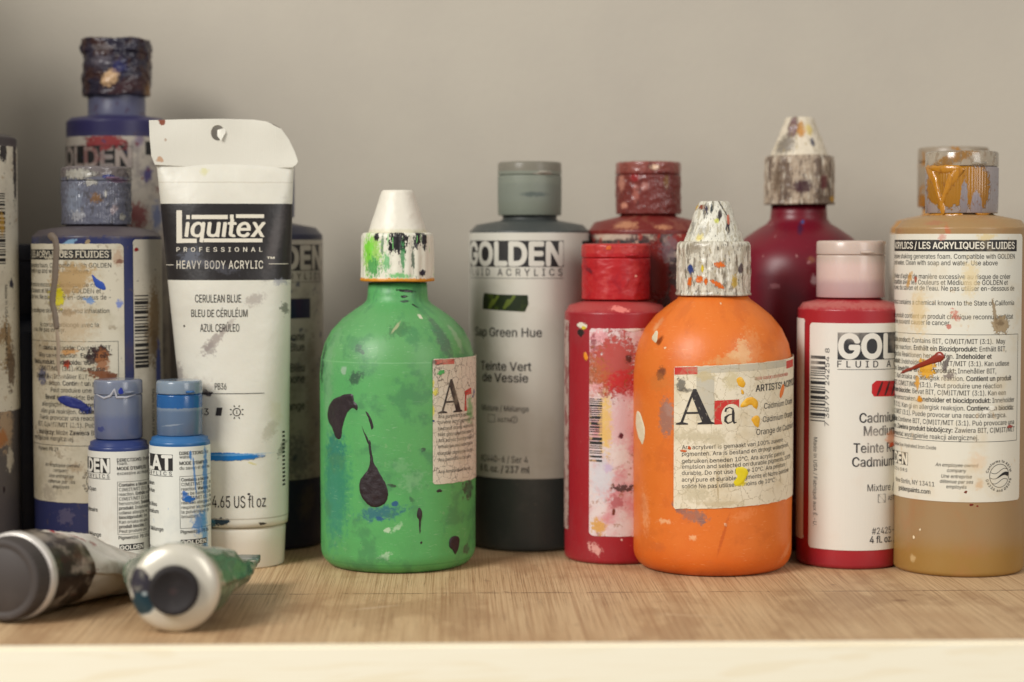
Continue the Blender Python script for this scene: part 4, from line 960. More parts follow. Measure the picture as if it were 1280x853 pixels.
for pts, hh in (([(60, 195), (75, 170), (100, 158), (120, 150), (145, 152), (150, 175), (162, 190), (160, 208), (145, 200), (130, 212), (118, 235), (108, 270), (105, 300), (95, 312), (82, 300), (72, 270), (60, 250), (55, 225)], 0.35),
                ([(203, 315), (208, 318), (210, 340), (215, 370), (220, 395), (232, 415), (245, 440), (262, 470), (270, 500), (265, 530), (245, 548), (215, 552), (190, 535), (172, 505), (168, 475), (175, 450), (195, 425), (205, 400), (206, 370), (201, 340)], 0.5),
                ([(378, 556), (388, 560), (392, 580), (388, 600), (384, 625), (381, 600), (373, 585)], 0.3), ([(492, 662), (515, 655), (525, 668), (520, 700), (510, 720), (500, 705), (488, 690)], 0.4),
                ([(190, 212), (206, 228), (218, 262), (212, 276), (203, 245)], 0.15), ([(176, 262), (182, 276), (200, 312), (202, 330), (190, 306)], 0.12)):
    dab(o, zp(390, 440, 2.845, pts), dkp, hh)
k = o.k; Uo = o.U; Vo = lambda y, px=None: o.pix(px or o.cx, y)[1]
lay = [('noise', C(196, 186, 160), 0.07, 0.45, 0.7, 0.6, (1, 1, 1), 1), ('cracks', C(92, 84, 74), 0.24, 0.035, 0.85), ('cracks', C(110, 100, 88), 0.5, 0.02, 0.4),
       o.splat(551, 466, 4.5, 3.5, C(80, 170, 90), 10, 0.2, 1, 0.9), o.splat(544, 490, 3, 5, C(216, 206, 90), 0, 0.25, 0.95, 1.0), o.splat(541, 514, 2, 8, C(210, 200, 90), 0, 0.3, 0.9, 1.0), o.splat(541, 480, 1.5, 4, C(210, 200, 90), 0, 0.3, 0.9),
       o.splat(587, 512, 4, 14, C(90, 160, 90), 0, 0.4, 0.7, 1.1), o.splat(541.5, 526, 1.4, 1.4, C(60, 70, 120))]
lab = o.label(Uo(540.5), Vo(606, 542), o.deg(112), Vo(448.8, 545), shade('green_label_paper', C(216, 208, 188), rough=0.5, layers=lay, bump=0.3, bumpscale=0.35), cr=1.4, slope=-0.0, ragged=0.3)
P = Print()
P.rect(Uo(543.5), Vo(456, 550), Uo(567.5), Vo(449.6, 550), 1, 0.05)
serif_A(P, Uo(547), Vo(517, 550), Uo(577) - Uo(547), 41 / k, 0)
P.line([(Uo(581.5), Vo(514, 580)), (Uo(581.5), Vo(489, 580))], 2.4, 1, 0.1); P.line([(Uo(580), Vo(491, 580)), (Uo(583.5), Vo(491, 580)), (Uo(588), Vo(489, 585))], [1.2, 2.4, 2.8], 1, 0.14)
P.line([(Uo(590), Vo(497, 588)), (Uo(592), Vo(489, 588))], [1.6, 2.6], 2, 0.14)
for i, (y, t) in enumerate(((523, 'Ara acrylverf is gemaakt'), (530, 'zuivere acryl pigmenten. Ara'), (538, 'bestand droogt waterproof'), (545.5, 'Niet gebruiken beneden 10'), (553, 'Ara acrylic paint is made of'), (560.5, 'emulsion and selected on'), (569, 'durable pigments. Do not'), (577, 'Ara peinture acryl pure'), (592, 'Ara Amsterdam Acrylic'))):
    P.text(t, Uo(547), Vo(y, 550), 4.2 / k, 0, 'l', sx=1.0)
P.build('lettering', o.surf, [ink('green_bottle_ink', lay, C(50, 46, 44)), shade('green_label_red', C(196, 50, 44), rough=0.5, layers=lay[:3]), shade('green_label_blue', C(50, 66, 130), rough=0.5)], lab)

# --- sap green bottle, back row
def sgcap(s):
    cb, ct = s.capz; return shade('grey_green_cap', C(156, 162, 148), rough=0.25, trans=0.4, ior=1.25, layers=[
        ('band', ct - 4.4, ct + 2, C(150, 144, 130), 0.5, 0.3, 0.9), ('band', cb - 2, cb + 6, C(156, 162, 146), 1.5, 0.8, 0.8), s.splat(668, 243, 16, 3, C(96, 108, 106), 0, 0.4, 0.7, 0.6, s.capr), s.splat(680, 217, 12, 2, C(206, 196, 180), 0, 0.2, 0.8, 0.4, s.capr)])
def sgb(s): return shade('dark_green_plastic', C(64, 68, 66), rough=0.4, layers=[('noise', C(80, 82, 78), 0.08, 0.5, 0.7, 0.5, (1, 1, 1), 1), ('noise', C(104, 96, 84), 0.3, 0.66, 0.72, 0.5, (1, 1, 1), 3)])
o = golden('paint_bottle', 662, 75, 691, 288, 276, (39.5, 203, 269.5), dict(body=sgb, cap=sgcap), 'sap green bottle with a clean white label in the back row', GRP, ribs=96)
k = o.k; Uo = o.U; Vo = lambda y: o.pix(o.cx, y)[1]
pap = shade('sap_label_paper', C(206, 202, 190), rough=0.32, layers=[('noise', C(196, 190, 174), 0.06, 0.5, 0.7, 0.5, (1, 1, 1), 1)])
lab = o.label(o.deg(-120), Vo(599), o.deg(120), Vo(291), pap, cr=0)
P = Print(); logo(P, o, 704, 301, 334, sub_y=345, line_y=348.5, sub_h=8.5)
us, vs = Uo(604), Vo(389)
P.poly([(us, vs + 0.6), (us + 22, vs - 0.4), (us + 23.6, vs + 3), (us + 23.3, vs + 7.2), (us + 10, vs + 7.4), (us + 1, vs + 8.0), (us + 0.2, vs + 5)], [(0, 1, 2, 3, 4, 5, 6)], 2, 0.05)
for q in (7, 15): P.line([(us + q - 3, vs + 0.9), (us + q - 0.5, vs + 4), (us + q + 2.5, vs + 7)], [1.2, 2.6, 1.2], 3, 0.09)
P.text('Sap Green Hue', Uo(677), Vo(421.5), 10.8 / k, 0, 'r', bold=0.016, sx=0.92)
for y, l, r, t, c, b_ in ((464, 602, 664, 'Teinte Vert', 10.5, .02), (478.4, 604, 660, 'de Vessie', 10.5, .02), (515, 603, 661, 'Mixture / Mélange', 7, REG), (579, 602, 660, '#2440-6 / Ser 4', 8, REG), (591.6, 601, 662, '8 fl. oz. / 237 ml', 8, .02)):
    P.text(t, Uo(l), Vo(y), c / k, 0, 'l', width=Uo(r) - Uo(l), bold=b_)
P.text('ASTM', Uo(622), Vo(528.5), 5 / k, 0, 'l', sx=1)
P.line([(Uo(611), Vo(520)), (Uo(619), Vo(520)), (Uo(619), Vo(529)), (Uo(611), Vo(529))], 0.25, 0, closed=True)
P.line([(Uo(643) + 1.4 * cos(t), Vo(525) + 1.4 * sin(t)) for t in [i * pi / 8 for i in range(16)]], 0.25, 0, closed=True)
P.text('I', Uo(643), Vo(527), 4 / k, 0, 'c')
P.barcode(Uo(727), Vo(380), Uo(727) + 9, Vo(300), 0, True, 9)
P.build('lettering', o.surf, [ink('sap_ink', [('noise', C(90, 88, 84), 0.3, 0.55, 0.7, 0.4, (1, 1, 1), 2)]), shade('sap_reversed', C(206, 202, 190), rough=0.4), shade('swatch_sap', C(34, 44, 22), rough=0.35, layers=[('noise', C(80, 96, 30), 0.3, 0.5, 0.7, 0.8, (1, 0.5, 1), 2)]), shade('swatch_sap_light', C(96, 110, 40), rough=0.35)], lab)

# --- red-brown bottle, back row
def rbcap(s): return shade('red_brown_cap', C(112, 44, 38), rough=0.3, coat=0.5, layers=[
    ('band', s.capz[1] - 4.8, s.capz[1] + 2, C(140, 76, 66), 0.6, 0.4, 0.8), s.splat(818, 209, 6, 3.5, C(226, 190, 160), 0, 0.2, 1, 0.5, s.capr), s.splat(777, 229, 4, 9, C(190, 130, 110), 0, 0.3, 0.8, 0.5, s.capr), s.splat(795, 242, 4, 10, C(170, 100, 86), 0, 0.3, 0.8, 0.6, s.capr),
    s.splat(806, 233, 5, 5, C(176, 120, 110), 0, 0.3, 0.8, 0.6, s.capr), s.splat(833, 228, 3, 8, C(130, 90, 30), 0, 0.4, 0.8, 0.6, s.capr), s.splat(780, 257, 4, 4, C(206, 140, 116), 0, 0.3, 0.9, 0.5, s.capr), s.splat(793, 222, 5, 5, C(150, 30, 34), 0, 0.4, 0.8, 0.6, s.capr),
    ('noise', C(90, 44, 40), 0.3, 0.55, 0.66, 0.7, (1, 1, 1), 5)])
def rbb(s): return shade('red_brown_plastic', C(110, 34, 30), rough=0.4, layers=[('noise', C(130, 70, 56), 0.15, 0.52, 0.6, 0.6, (1, 1, 1), 1), s.splat(780, 282, 14, 5, C(186, 130, 96), 0, 0.4, 0.8), s.splat(830, 284, 10, 3, C(190, 130, 96), 0, 0.4, 0.8)])
o = golden('paint_bottle', 810, 75.5, 690, 287, 271, (40, 203, 268), dict(body=rbb, cap=rbcap, crust=0.3), 'red-brown bottle with a stained label, behind the red one in the back row', GRP)
Uo = o.U; Vo = lambda y: o.pix(o.cx, y)[1]
lay = [('noise', C(70, 40, 40), 0.09, 0.40, 0.5, 0.95, (1, 1, 1), 1), ('noise', C(150, 40, 30), 0.12, 0.5, 0.55, 0.95, (1, 0.6, 1), 4), ('noise', C(190, 150, 130), 0.3, 0.6, 0.64, 0.8, (1, 1, 1), 3), o.splat(822, 340, 14, 36, C(120, 28, 24), 8, 0.2, 1, 0.6), o.splat(764, 296, 24, 4, C(196, 176, 156), 0, 0.3, 0.8, 0.7), o.splat(836, 310, 10, 16, C(130, 110, 116), 0, 0.4, 0.7, 0.9)]
lab = o.label(o.deg(-110), Vo(600), o.deg(110), Vo(293), shade('stained_label', C(176, 158, 140), rough=0.5, layers=lay), cr=0)
P = Print(); logo(P, o, 0, 301, 336, px_l=741, sub_y=346, line_y=349); P.build('lettering', o.surf, [ink('stained_ink', lay[1:]), shade('stained_reversed', C(170, 150, 135), layers=lay)], lab)

# --- small red bottle in front of it
def rfcap(s): return shade('red_cap', C(176, 28, 34), rough=0.4, layers=[
    ('band', s.capz[1] - 4.2, s.capz[1] + 2, C(184, 54, 50), 0.5, 0.4, 0.8), s.splat(761, 310, 3.2, 2.6, C(230, 120, 40), 0, 0.2, 1, 0.5, s.capr), s.splat(735, 337, 5, 3, C(90, 24, 34), -15, 0.3, 0.9, 0.8, s.capr), s.splat(795, 345, 1.5, 1.5, C(230, 160, 140), 0, 0.2, 1, 0.5, s.capr),
    ('noise', C(190, 60, 56), 0.2, 0.5, 0.72, 0.7, (1, 1, 1), 2), ('noise', C(150, 20, 34), 0.1, 0.5, 0.7, 0.8, (1, 1, 1), 6)])
def rfb(s): return shade('red_stained_plastic', C(156, 32, 42), rough=0.36, freq=0.7, layers=[
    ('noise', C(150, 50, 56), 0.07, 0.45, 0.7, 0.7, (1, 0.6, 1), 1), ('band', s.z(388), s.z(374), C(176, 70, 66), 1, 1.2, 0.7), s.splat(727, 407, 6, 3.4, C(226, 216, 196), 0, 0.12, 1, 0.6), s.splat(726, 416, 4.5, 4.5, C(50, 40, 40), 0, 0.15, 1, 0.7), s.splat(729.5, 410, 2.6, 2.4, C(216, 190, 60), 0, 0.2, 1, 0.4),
    s.splat(775, 387, 12, 3.4, C(226, 130, 120), -8, 0.3, 0.9, 0.7), s.splat(732, 446, 2.6, 5, C(226, 140, 40), 15, 0.2, 1, 0.5), s.splat(744, 686, 8, 5, C(226, 170, 160), -30, 0.3, 0.8, 1.3), s.splat(777, 675, 1.6, 1.6, C(236, 190, 180)),
    s.splat(741, 594, 4, 2, C(110, 30, 50), 40, 0.2), ('noise', C(206, 110, 106), 0.9, 0.68, 0.72, 0.6, (1, 1, 1), 4), ('noise', C(110, 24, 36), 0.5, 0.68, 0.72, 0.6, (1, 1, 1), 8)])
o = golden('paint_bottle', 770, 64, 707, 388, 376, (42.5, 305, 374), dict(body=rfb, cap=rfcap, crust=0.25), 'small red bottle with red cap and red-smeared label, left of the orange one', GRP, ribs=0, capwob=0.25)
Uo = o.U; Vo = lambda y: o.pix(o.cx, y)[1]; k = o.k
lay = [('noise', C(206, 130, 136), 0.08, 0.42, 0.68, 0.9, (1, 1, 1), 1), o.splat(768, 455, 30, 36, C(178, 52, 40), 0, 0.25, 0.9, 0.7), o.splat(745, 470, 16, 24, C(182, 100, 56), 20, 0.4, 0.8, 0.9), o.splat(780, 480, 20, 16, C(196, 44, 46), 0, 0.4, 0.9, 0.8),
       o.splat(748, 420, 11, 8, C(226, 160, 164), 0, 0.3, 0.95, 1.1), o.splat(742, 428, 3, 9, C(150, 60, 70), 0, 0.4, 0.8, 1.2), o.splat(744, 484, 8, 7, C(226, 160, 160), 0, 0.4, 0.9, 1.2), o.splat(790, 412, 12, 3, C(222, 206, 196), 0, 0.2, 0.9, 0.6),
       o.splat(786, 448, 4, 5, C(80, 40, 34), 0, 0.4, 0.9, 0.9), ('noise', C(150, 90, 40), 0.35, 0.60, 0.66, 0.6, (1, 1, 1), 5), o.splat(757, 530, 8, 34, C(226, 186, 90), 0, 0.4, 0.85, 0.8), o.splat(778, 530, 14, 32, C(220, 176, 178), 0, 0.5, 0.8, 0.8),
       o.splat(752, 596, 13, 26, C(206, 206, 212), 0, 0.5, 0.85, 0.9), o.splat(775, 570, 10, 16, C(226, 214, 208), 0, 0.5, 0.8, 0.9), o.splat(771, 628, 8, 9, C(176, 96, 100), 0, 0.3, 0.85, 1.0), o.splat(767, 640, 2, 4, C(110, 50, 34), 0, 0.3, 1, 0.7),
       o.splat(748, 658, 9, 8, C(210, 156, 70), 0, 0.3, 0.9, 1.1), o.splat(780, 610, 12, 4, C(70, 50, 46), 0, 0.2, 0.9, 1.6), o.splat(776, 545, 3, 3, C(96, 30, 40), 30, 0.3), o.splat(760, 585, 5, 5, C(196, 176, 206), 0, 0.5, 0.8), o.splat(800, 530, 5, 60, C(150, 30, 40), 0, 0.4, 0.8, 0.7)]
lab = o.label(Uo(737), Vo(671), o.deg(95), Vo(411), shade('red_smeared_label', C(222, 206, 204), rough=0.45, layers=lay, bump=0.3, bumpscale=0.4), cr=1.8, ragged=0.3)
pm = shade('pale_edge_label', C(176, 150, 140), rough=0.5, layers=[('noise', C(130, 60, 60), 0.2, 0.5, 0.6, 0.8, (1, 1, 1), 1)])
o.label(o.deg(-120), Vo(668), Uo(711.5), Vo(402), pm, cr=1.5)
P = Print(); P.barcode(Uo(737.5), Vo(578), Uo(753), Vo(499), 0, True, 5)
P.build('lettering', o.surf, [ink('red_smeared_ink', [lay[11], lay[13]] + [('noise', C(200, 160, 120), 0.3, 0.5, 0.56, 0.8, (1, 0.5, 1), 3)])], lab)

# --- blue bottle showing its back label, left
BL = C(48, 54, 98)
def blcap(s): return shade('paint_smeared_blue_cap', C(140, 142, 160), rough=0.2, trans=0.4, ior=1.3, coat=0.6, freq=0.5, layers=[
    ('band', s.capz[1] - 4.6, s.capz[1] + 2, C(158, 146, 142), 0.5, 0.4, 0.85), s.splat(98, 218, 19, 6, C(226, 222, 208), 0, 0.15, 1, 0.7, s.capr), s.splat(113, 228, 8, 4, C(220, 216, 206), 0, 0.2, 1, 0.9, s.capr), s.splat(135, 221, 7, 3, C(40, 56, 150), 0, 0.15, 1, 0.5, s.capr),
    s.splat(92, 250, 10, 20, C(176, 186, 206), 10, 0.4, 0.8, 1.0, s.capr), s.splat(97, 270, 8, 7, C(216, 216, 222), 0, 0.3, 0.9, 1.1, s.capr), s.splat(120, 248, 7, 6, C(170, 120, 50), 0, 0.4, 0.8, 1.0, s.capr), s.splat(132, 243, 1.4, 5, C(236, 232, 222), 0, 0.2, 1, 0.5, s.capr),
    s.splat(143, 262, 5, 5, C(214, 196, 200), 20, 0.3, 0.9, 0.9, s.capr), s.splat(153, 271, 4, 4, C(230, 226, 214), 0, 0.2, 1, 0.8, s.capr), s.splat(150, 226, 12, 2.5, C(150, 110, 140), 0, 0.3, 0.8, 0.8, s.capr), ('noise', C(96, 90, 88), 0.25, 0.56, 0.66, 0.6, (1, 1, 1), 4)])
def blb(s): return shade('ultramarine_plastic', BL, rough=0.35, layers=[
    ('band', s.z(297), s.z(280), C(96, 86, 84), 1.0, 1.5, 0.85), ('noise', C(90, 80, 84), 0.2, 0.6, 0.68, 0.6, (1, 1, 1), 1), s.splat(85, 304, 11, 3, C(130, 170, 200), 25, 0.3, 0.9, 0.8), s.splat(56, 302, 12, 7, C(70, 70, 76), 0, 0.4, 0.8, 1.0), s.splat(82, 646, 9, 9, C(96, 92, 120), 20, 0.3, 0.8, 1.3),
    s.splat(110, 303, 3, 5, C(160, 140, 110)), s.splat(163, 445, 8, 16, C(70, 62, 84), 0, 0.5, 0.7, 0.9), ('noise', C(120, 116, 130), 0.8, 0.68, 0.73, 0.5, (1, 1, 1), 5)])
o = golden('paint_bottle', 121.5, 79.5, 708, 294, 283, (42.5, 209, 281), dict(body=blb, cap=blcap, crust=0.35), 'blue bottle with a brown-stained back label and grey paint drip', GRP)
Uo = o.U; Vo = lambda y: o.pix(o.cx, y)[1]; k = o.k
lay = [('noise', C(190, 180, 152), 0.06, 0.42, 0.7, 0.8, (1, 1, 1), 1), ('noise', C(150, 132, 104), 0.2, 0.6, 0.7, 0.6, (1, 1, 1), 6),
       o.splat(88, 350, 26, 17, C(190, 156, 104), 20, 0.35, 0.9, 0.7), o.splat(70, 371, 9, 15, C(214, 200, 40), 0, 0.2, 1, 0.7), o.splat(74, 376, 6, 5, C(226, 214, 50), 0, 0.2, 1, 0.8),
       o.splat(112, 376, 6, 4, C(110, 150, 206), -20, 0.3, 0.9, 1.0), o.splat(149, 380, 3.5, 4, C(120, 140, 206), 0, 0.3, 0.9, 1.0),
       o.splat(147, 322, 6, 9, C(190, 160, 130), 0, 0.5, 0.8, 0.9), o.splat(150, 327, 5, 2.5, C(130, 84, 60), 0, 0.3, 0.9, 0.9), o.splat(86, 391, 8, 4, C(150, 126, 96), 0, 0.3, 0.9, 0.9), o.splat(90, 405, 24, 22, C(200, 176, 140), 0, 0.6, 0.7, 0.9),
       o.splat(124, 442, 12, 9, C(60, 40, 40), 10, 0.2, 1, 0.9), o.splat(116, 448, 9, 7, C(60, 42, 40), -20, 0.2, 0.9, 0.9), o.splat(128, 452, 8, 14, C(160, 100, 56), 0, 0.3, 0.9, 0.8), o.splat(126, 468, 16, 5, C(130, 76, 44), -10, 0.25, 0.95, 0.8), o.splat(140, 470, 6, 4, C(120, 70, 40), 0, 0.2, 1, 0.6),
       o.splat(84, 456, 4, 5, C(190, 70, 40), 0, 0.2, 1, 0.8), o.splat(86, 440, 9, 4, C(206, 140, 60), 0, 0.4, 0.8, 0.9), o.splat(56, 450, 15, 30, C(176, 156, 124), 0, 0.6, 0.7, 0.9), 
       o.splat(108, 513, 7, 5, C(56, 80, 170), -10, 0.2, 1, 0.7), o.splat(53, 470, 5, 9, C(70, 80, 120), 0, 0.3, 0.8, 1.0), o.splat(70, 540, 24, 18, C(196, 180, 150), 0, 0.6, 0.6, 0.9), o.splat(94, 585, 9, 6, C(176, 150, 116), 0, 0.5, 0.6, 1.1), o.splat(62, 615, 8, 10, C(170, 160, 140), 0, 0.5, 0.6, 1.1),
       ('noise', C(60, 56, 60), 0.8, 0.68, 0.72, 0.8, (1, 1, 1), 9)]
pap = shade('stained_blue_label', C(220, 212, 190), rough=0.45, layers=lay)
lab = o.label(o.deg(-112), Vo(629), Uo(155.5), Vo(305), pap, cr=1.9, ragged=0.2)
P = Print()
P.rect(o.deg(-100), Vo(325), Uo(140.6), Vo(312), 0, 0.04)
P.text('GOLDEN FLUID ACRYLICS / LES ACRYLIQUES FLUIDES', Uo(137), Vo(322.3), 8 / k, 1, 'r', bold=0.03, sx=0.86)
for y, r, t in ((334.8, 140, 'Excessive shaking generates foam. Compatible with GOLDEN'), (341.8, 111.7, 'Clean with soap and water. Use above'), (359, 131, 'd’agiter de manière excessive au risque de créer'), (366.7, 127, 'avec les Couleurs et Médiums de GOLDEN et'), (374.6, 139, 'et de l’eau. Ne pas utiliser en-dessous de -'),
                (391.6, 137, 'ingestion, excessive skin contact, and inhalation'), (409, 124, 'le contact prolongé avec la'), (415.5, 83, 'peau. Ne pas inhaler.'),
                (438, 140, '*Contains a biocide:* Contains BIT,'), (447.5, 134, 'May cause reaction. *Enthält ein*'), (456, 111, '*Biozidprodukt. Indeholder et*'), (464, 131, 'C(M)IT/MIT (3:1). Kan udløse'), (474, 111, '*Innehåller:* Innehåller BIT,'), (482.4, 138, 'reaktion. *Contient un produit*'),
                (491, 142, 'Peut produire une réaction'), (500, 140, '*Bevat een biocide:* Bevat BIT'), (509, 138, 'allergische reactie. *Inneholder*'), (517.7, 136, 'allergisk reaksjon. *Contiene un*'), (525.8, 142, 'Puede provocar una reacción aler'), (534.6, 142, 'BIT, C(M)IT/MIT (3:1). Può provoc'), (544.2, 144, '*biobójczy:* Może *Zawiera* BIT, C(M)'), (552, 92, 'wystąpienie alergicznej.')):
    P.text(t, Uo(r), Vo(y), 5.6 / k, 0, 'r', sx=0.86)
P.text('Pigment: PB 29', Uo(72), Vo(565), 4.6 / k, 0, 'r', sx=0.86)
for y in (427.5, 558): P.rect(o.deg(-100), Vo(y), Uo(148), Vo(y) + 0.2, 0)
P.rect(Uo(148) - 0.2, Vo(558), Uo(148), Vo(427.5), 0)
for y, t in zip((584.5, 591, 598, 605, 611.5), ('An employee owned', 'company', 'Une entreprise', 'détenue par ses', 'employés')): P.text(t, Uo(74), Vo(y), 4.3 / k, 0, 'c', sx=0.9, shear=0.2)
astm(P, Uo(121), Vo(602), 4.9, 5.7, 5.6 / k)
mi_ink = ink('blue_back_ink', lay[2:6] + lay[9:12] + [('noise', C(206, 196, 172), 0.25, 0.56, 0.64, 0.8, (1, 1, 1), 11)])
P.build('lettering', o.surf, [mi_ink, shade('blue_back_reversed', C(214, 206, 184), layers=[lay[2], ('noise', C(90, 80, 70), 0.3, 0.6, 0.68, 0.7, (1, 1, 1), 3)])], lab)
lay2 = [('noise', C(196, 186, 166), 0.08, 0.45, 0.7, 0.7, (1, 1, 1), 1), o.splat(193, 400, 7, 42, C(150, 122, 84), 0, 0.35, 0.9, 0.6), o.splat(190, 430, 8, 28, C(120, 96, 66), 8, 0.4, 0.7, 0.9), o.splat(170, 312, 3, 2.4, C(150, 30, 34), 0, 0.2, 1, 0.6), o.splat(198, 470, 3, 42, C(60, 84, 176), 0, 0.3, 0.95, 0.5), ('noise', C(90, 80, 80), 0.5, 0.66, 0.7, 0.7, (1, 1, 1), 5)]
lab2 = o.label(Uo(167.3), Vo(629), o.deg(125), Vo(299.5), shade('stained_barcode_label', C(216, 208, 190), rough=0.45, layers=lay2), cr=1.8)
P = Print(); P.barcode(Uo(168.5), Vo(462), Uo(185.5), Vo(370), 0, True, 12)
P.text('Made in USA / Fabriqué aux É.-U.', Uo(189), Vo(490), 5.4 / k, 0, 'l', rot=-pi / 2, width=Vo(490) - Vo(600))
P.build('lettering', o.surf, [ink('barcode_ink', [lay2[1]])], lab2)
dab(o, zp(30, 270, 5.017, [(425, 368), (440, 378), (462, 398), (498, 420), (512, 455), (500, 466), (470, 455), (448, 440), (435, 405)]), shade('dried_blue_paint', C(50, 84, 176), rough=0.4), 0.25, r=o.L + 0.03)
dab(o, zp(30, 430, 5.017, [(214, 350), (232, 328), (275, 326), (310, 336), (352, 350), (380, 372), (410, 400), (412, 420), (380, 424), (345, 410), (300, 402), (262, 388), (235, 372)]), shade('dried_ultramarine_paint', C(42, 54, 132), rough=0.4, bump=0.4, bumpscale=0.8), 0.4, r=o.L + 0.03)
o.drip([(61, 293, 6), (69, 299, 5), (71, 310, 4.5), (70, 330, 4.8), (69, 350, 4.6), (66, 372, 5), (66, 380, 4.8), (69, 392, 4.4), (71, 408, 4.8), (70, 412, 2.5)], 1.1, shade('dried_grey_paint', C(124, 110, 96), rough=0.5))
o.drip([(71, 410, 3.2), (73, 430, 3.4), (73, 455, 3.2), (74, 472, 2.0)], 0.5, shade('dried_pale_paint', C(168, 150, 130), rough=0.5))

# --- tall blue bottle at the back left
def tbcap(s): return shade('dark_smeared_cap', C(44, 40, 56), rough=0.3, layers=[
    ('noise', C(66, 42, 36), 0.1, 0.48, 0.58, 0.85, (1, 1, 1), 1), s.splat(138, 97, 12, 10, C(206, 170, 130), 20, 0.12, 1, 0.4, s.capr), s.splat(126, 76, 14, 7, C(110, 104, 112), 0, 0.5, 0.7, 1.2, s.capr), s.splat(150, 84, 9, 9, C(40, 44, 100), 0, 0.4, 0.8, 0.9, s.capr),
    s.splat(160, 108, 24, 10, C(64, 34, 34), 10, 0.4, 0.8, 0.8, s.capr), s.splat(184, 112, 3, 9, C(130, 90, 40), 10, 0.4, 0.8, 0.7, s.capr), s.splat(128, 58, 14, 3, C(120, 112, 112), 0, 0.4, 0.7, 1.0, s.capr)])
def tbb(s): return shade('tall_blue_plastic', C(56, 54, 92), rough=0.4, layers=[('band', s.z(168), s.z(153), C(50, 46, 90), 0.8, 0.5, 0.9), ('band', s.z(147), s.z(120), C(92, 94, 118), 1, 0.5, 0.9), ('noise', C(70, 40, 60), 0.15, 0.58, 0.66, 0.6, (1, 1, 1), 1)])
o = golden('paint_bottle', 148, 62, 680, 152, 146, (41, 50, 121), dict(body=tbb, cap=tbcap, crust=0.8), 'tallest blue bottle, at the back left with a dark smeared cap', GRP, ribs=0, capwob=1.2)
Uo = o.U; Vo = lambda y: o.pix(o.cx, y)[1]
lay = [('noise', C(150, 140, 136), 0.1, 0.45, 0.6, 0.8, (1, 1, 1), 1), o.splat(130, 178, 24, 9, C(150, 44, 50), 0, 0.2, 0.95, 0.7), o.splat(112, 195, 14, 10, C(120, 50, 50), 0, 0.5, 0.7, 0.9), o.splat(184, 218, 6, 9, C(70, 60, 120), 0, 0.3, 0.9, 0.8), o.splat(174, 176, 5, 9, C(130, 110, 140), 0, 0.5, 0.7, 1.0),
       o.splat(172, 270, 12, 16, C(130, 40, 46), 0, 0.3, 0.85, 0.9), o.splat(196, 270, 6, 16, C(90, 110, 160), 0, 0.4, 0.8, 1.0), ('noise', C(120, 44, 50), 0.13, 0.62, 0.66, 0.8, (1, 1, 1), 5), ('noise', C(72, 70, 110), 0.17, 0.63, 0.68, 0.8, (1, 1, 1), 8)]
lab = o.label(o.deg(-110), Vo(560), o.deg(110), Vo(170), shade('tall_blue_label', C(196, 186, 172), rough=0.5, layers=lay), cr=0)
P = Print(); logo(P, o, 168, 182, 211, sub_y=222, line_y=225)
P.rect(Uo(184), Vo(193), Uo(184) + 12, Vo(176), 0)
P.build('lettering', o.surf, [ink('tall_blue_ink', lay[5:]), shade('tall_blue_reversed', C(180, 165, 155), layers=lay[:4])], lab)

# --- blue bottle behind the upright tube
def bbb(s): return shade('deep_blue_plastic', C(44, 46, 66), rough=0.4, layers=[('noise', C(60, 58, 60), 0.1, 0.5, 0.7, 0.6, (1, 1, 1), 1), s.splat(385, 625, 8, 20, C(96, 84, 72), -20, 0.5, 0.6, 0.9)])
o = golden('paint_bottle', 328, 75, 690, 292, 279, (40, 205, 272), dict(body=bbb, cap=shade('blue_cap', C(70, 76, 110), rough=0.4, trans=0.2)), 'dark blue bottle half hidden behind the white upright tube', GRP)
Uo = o.U; Vo = lambda y: o.pix(o.cx, y)[1]; k = o.k
lay = [('noise', C(130, 122, 112), 0.08, 0.45, 0.7, 0.7, (1, 1, 1), 1), ('noise', C(60, 66, 90), 0.22, 0.62, 0.68, 0.8, (1, 1, 1), 3), o.splat(372, 575, 14, 26, C(70, 72, 84), 0, 0.4, 0.6, 1.2), o.splat(390, 500, 7, 80, C(130, 116, 96), 0, 0.5, 0.5, 1.0)]
lab = o.label(o.deg(-110), Vo(602), o.deg(110), Vo(300), shade('hidden_blue_label', C(176, 168, 154), rough=0.45, layers=lay), cr=0)
P = Print(); logo(P, o, 400.5, 306, 339, sub_y=350, line_y=353.5, sub_h=8)
P.rect(Uo(358), Vo(399), Uo(387.5), Vo(374), 2)
for y, t in ((427, 'Anthraquinone'), (440, 'Blue'), (466, 'Bleu'), (480, 'anthraquinone'), (514, 'Mélange')): P.text(t, Uo(380), Vo(y), 10 / k, 0, 'r', bold=0.02, sx=0.8)
P.build('lettering', o.surf, [ink('hidden_blue_ink', []), shade('hidden_blue_reversed', C(176, 168, 154), layers=lay[:1]), shade('swatch_blue', C(20, 26, 56), rough=0.3)], lab)

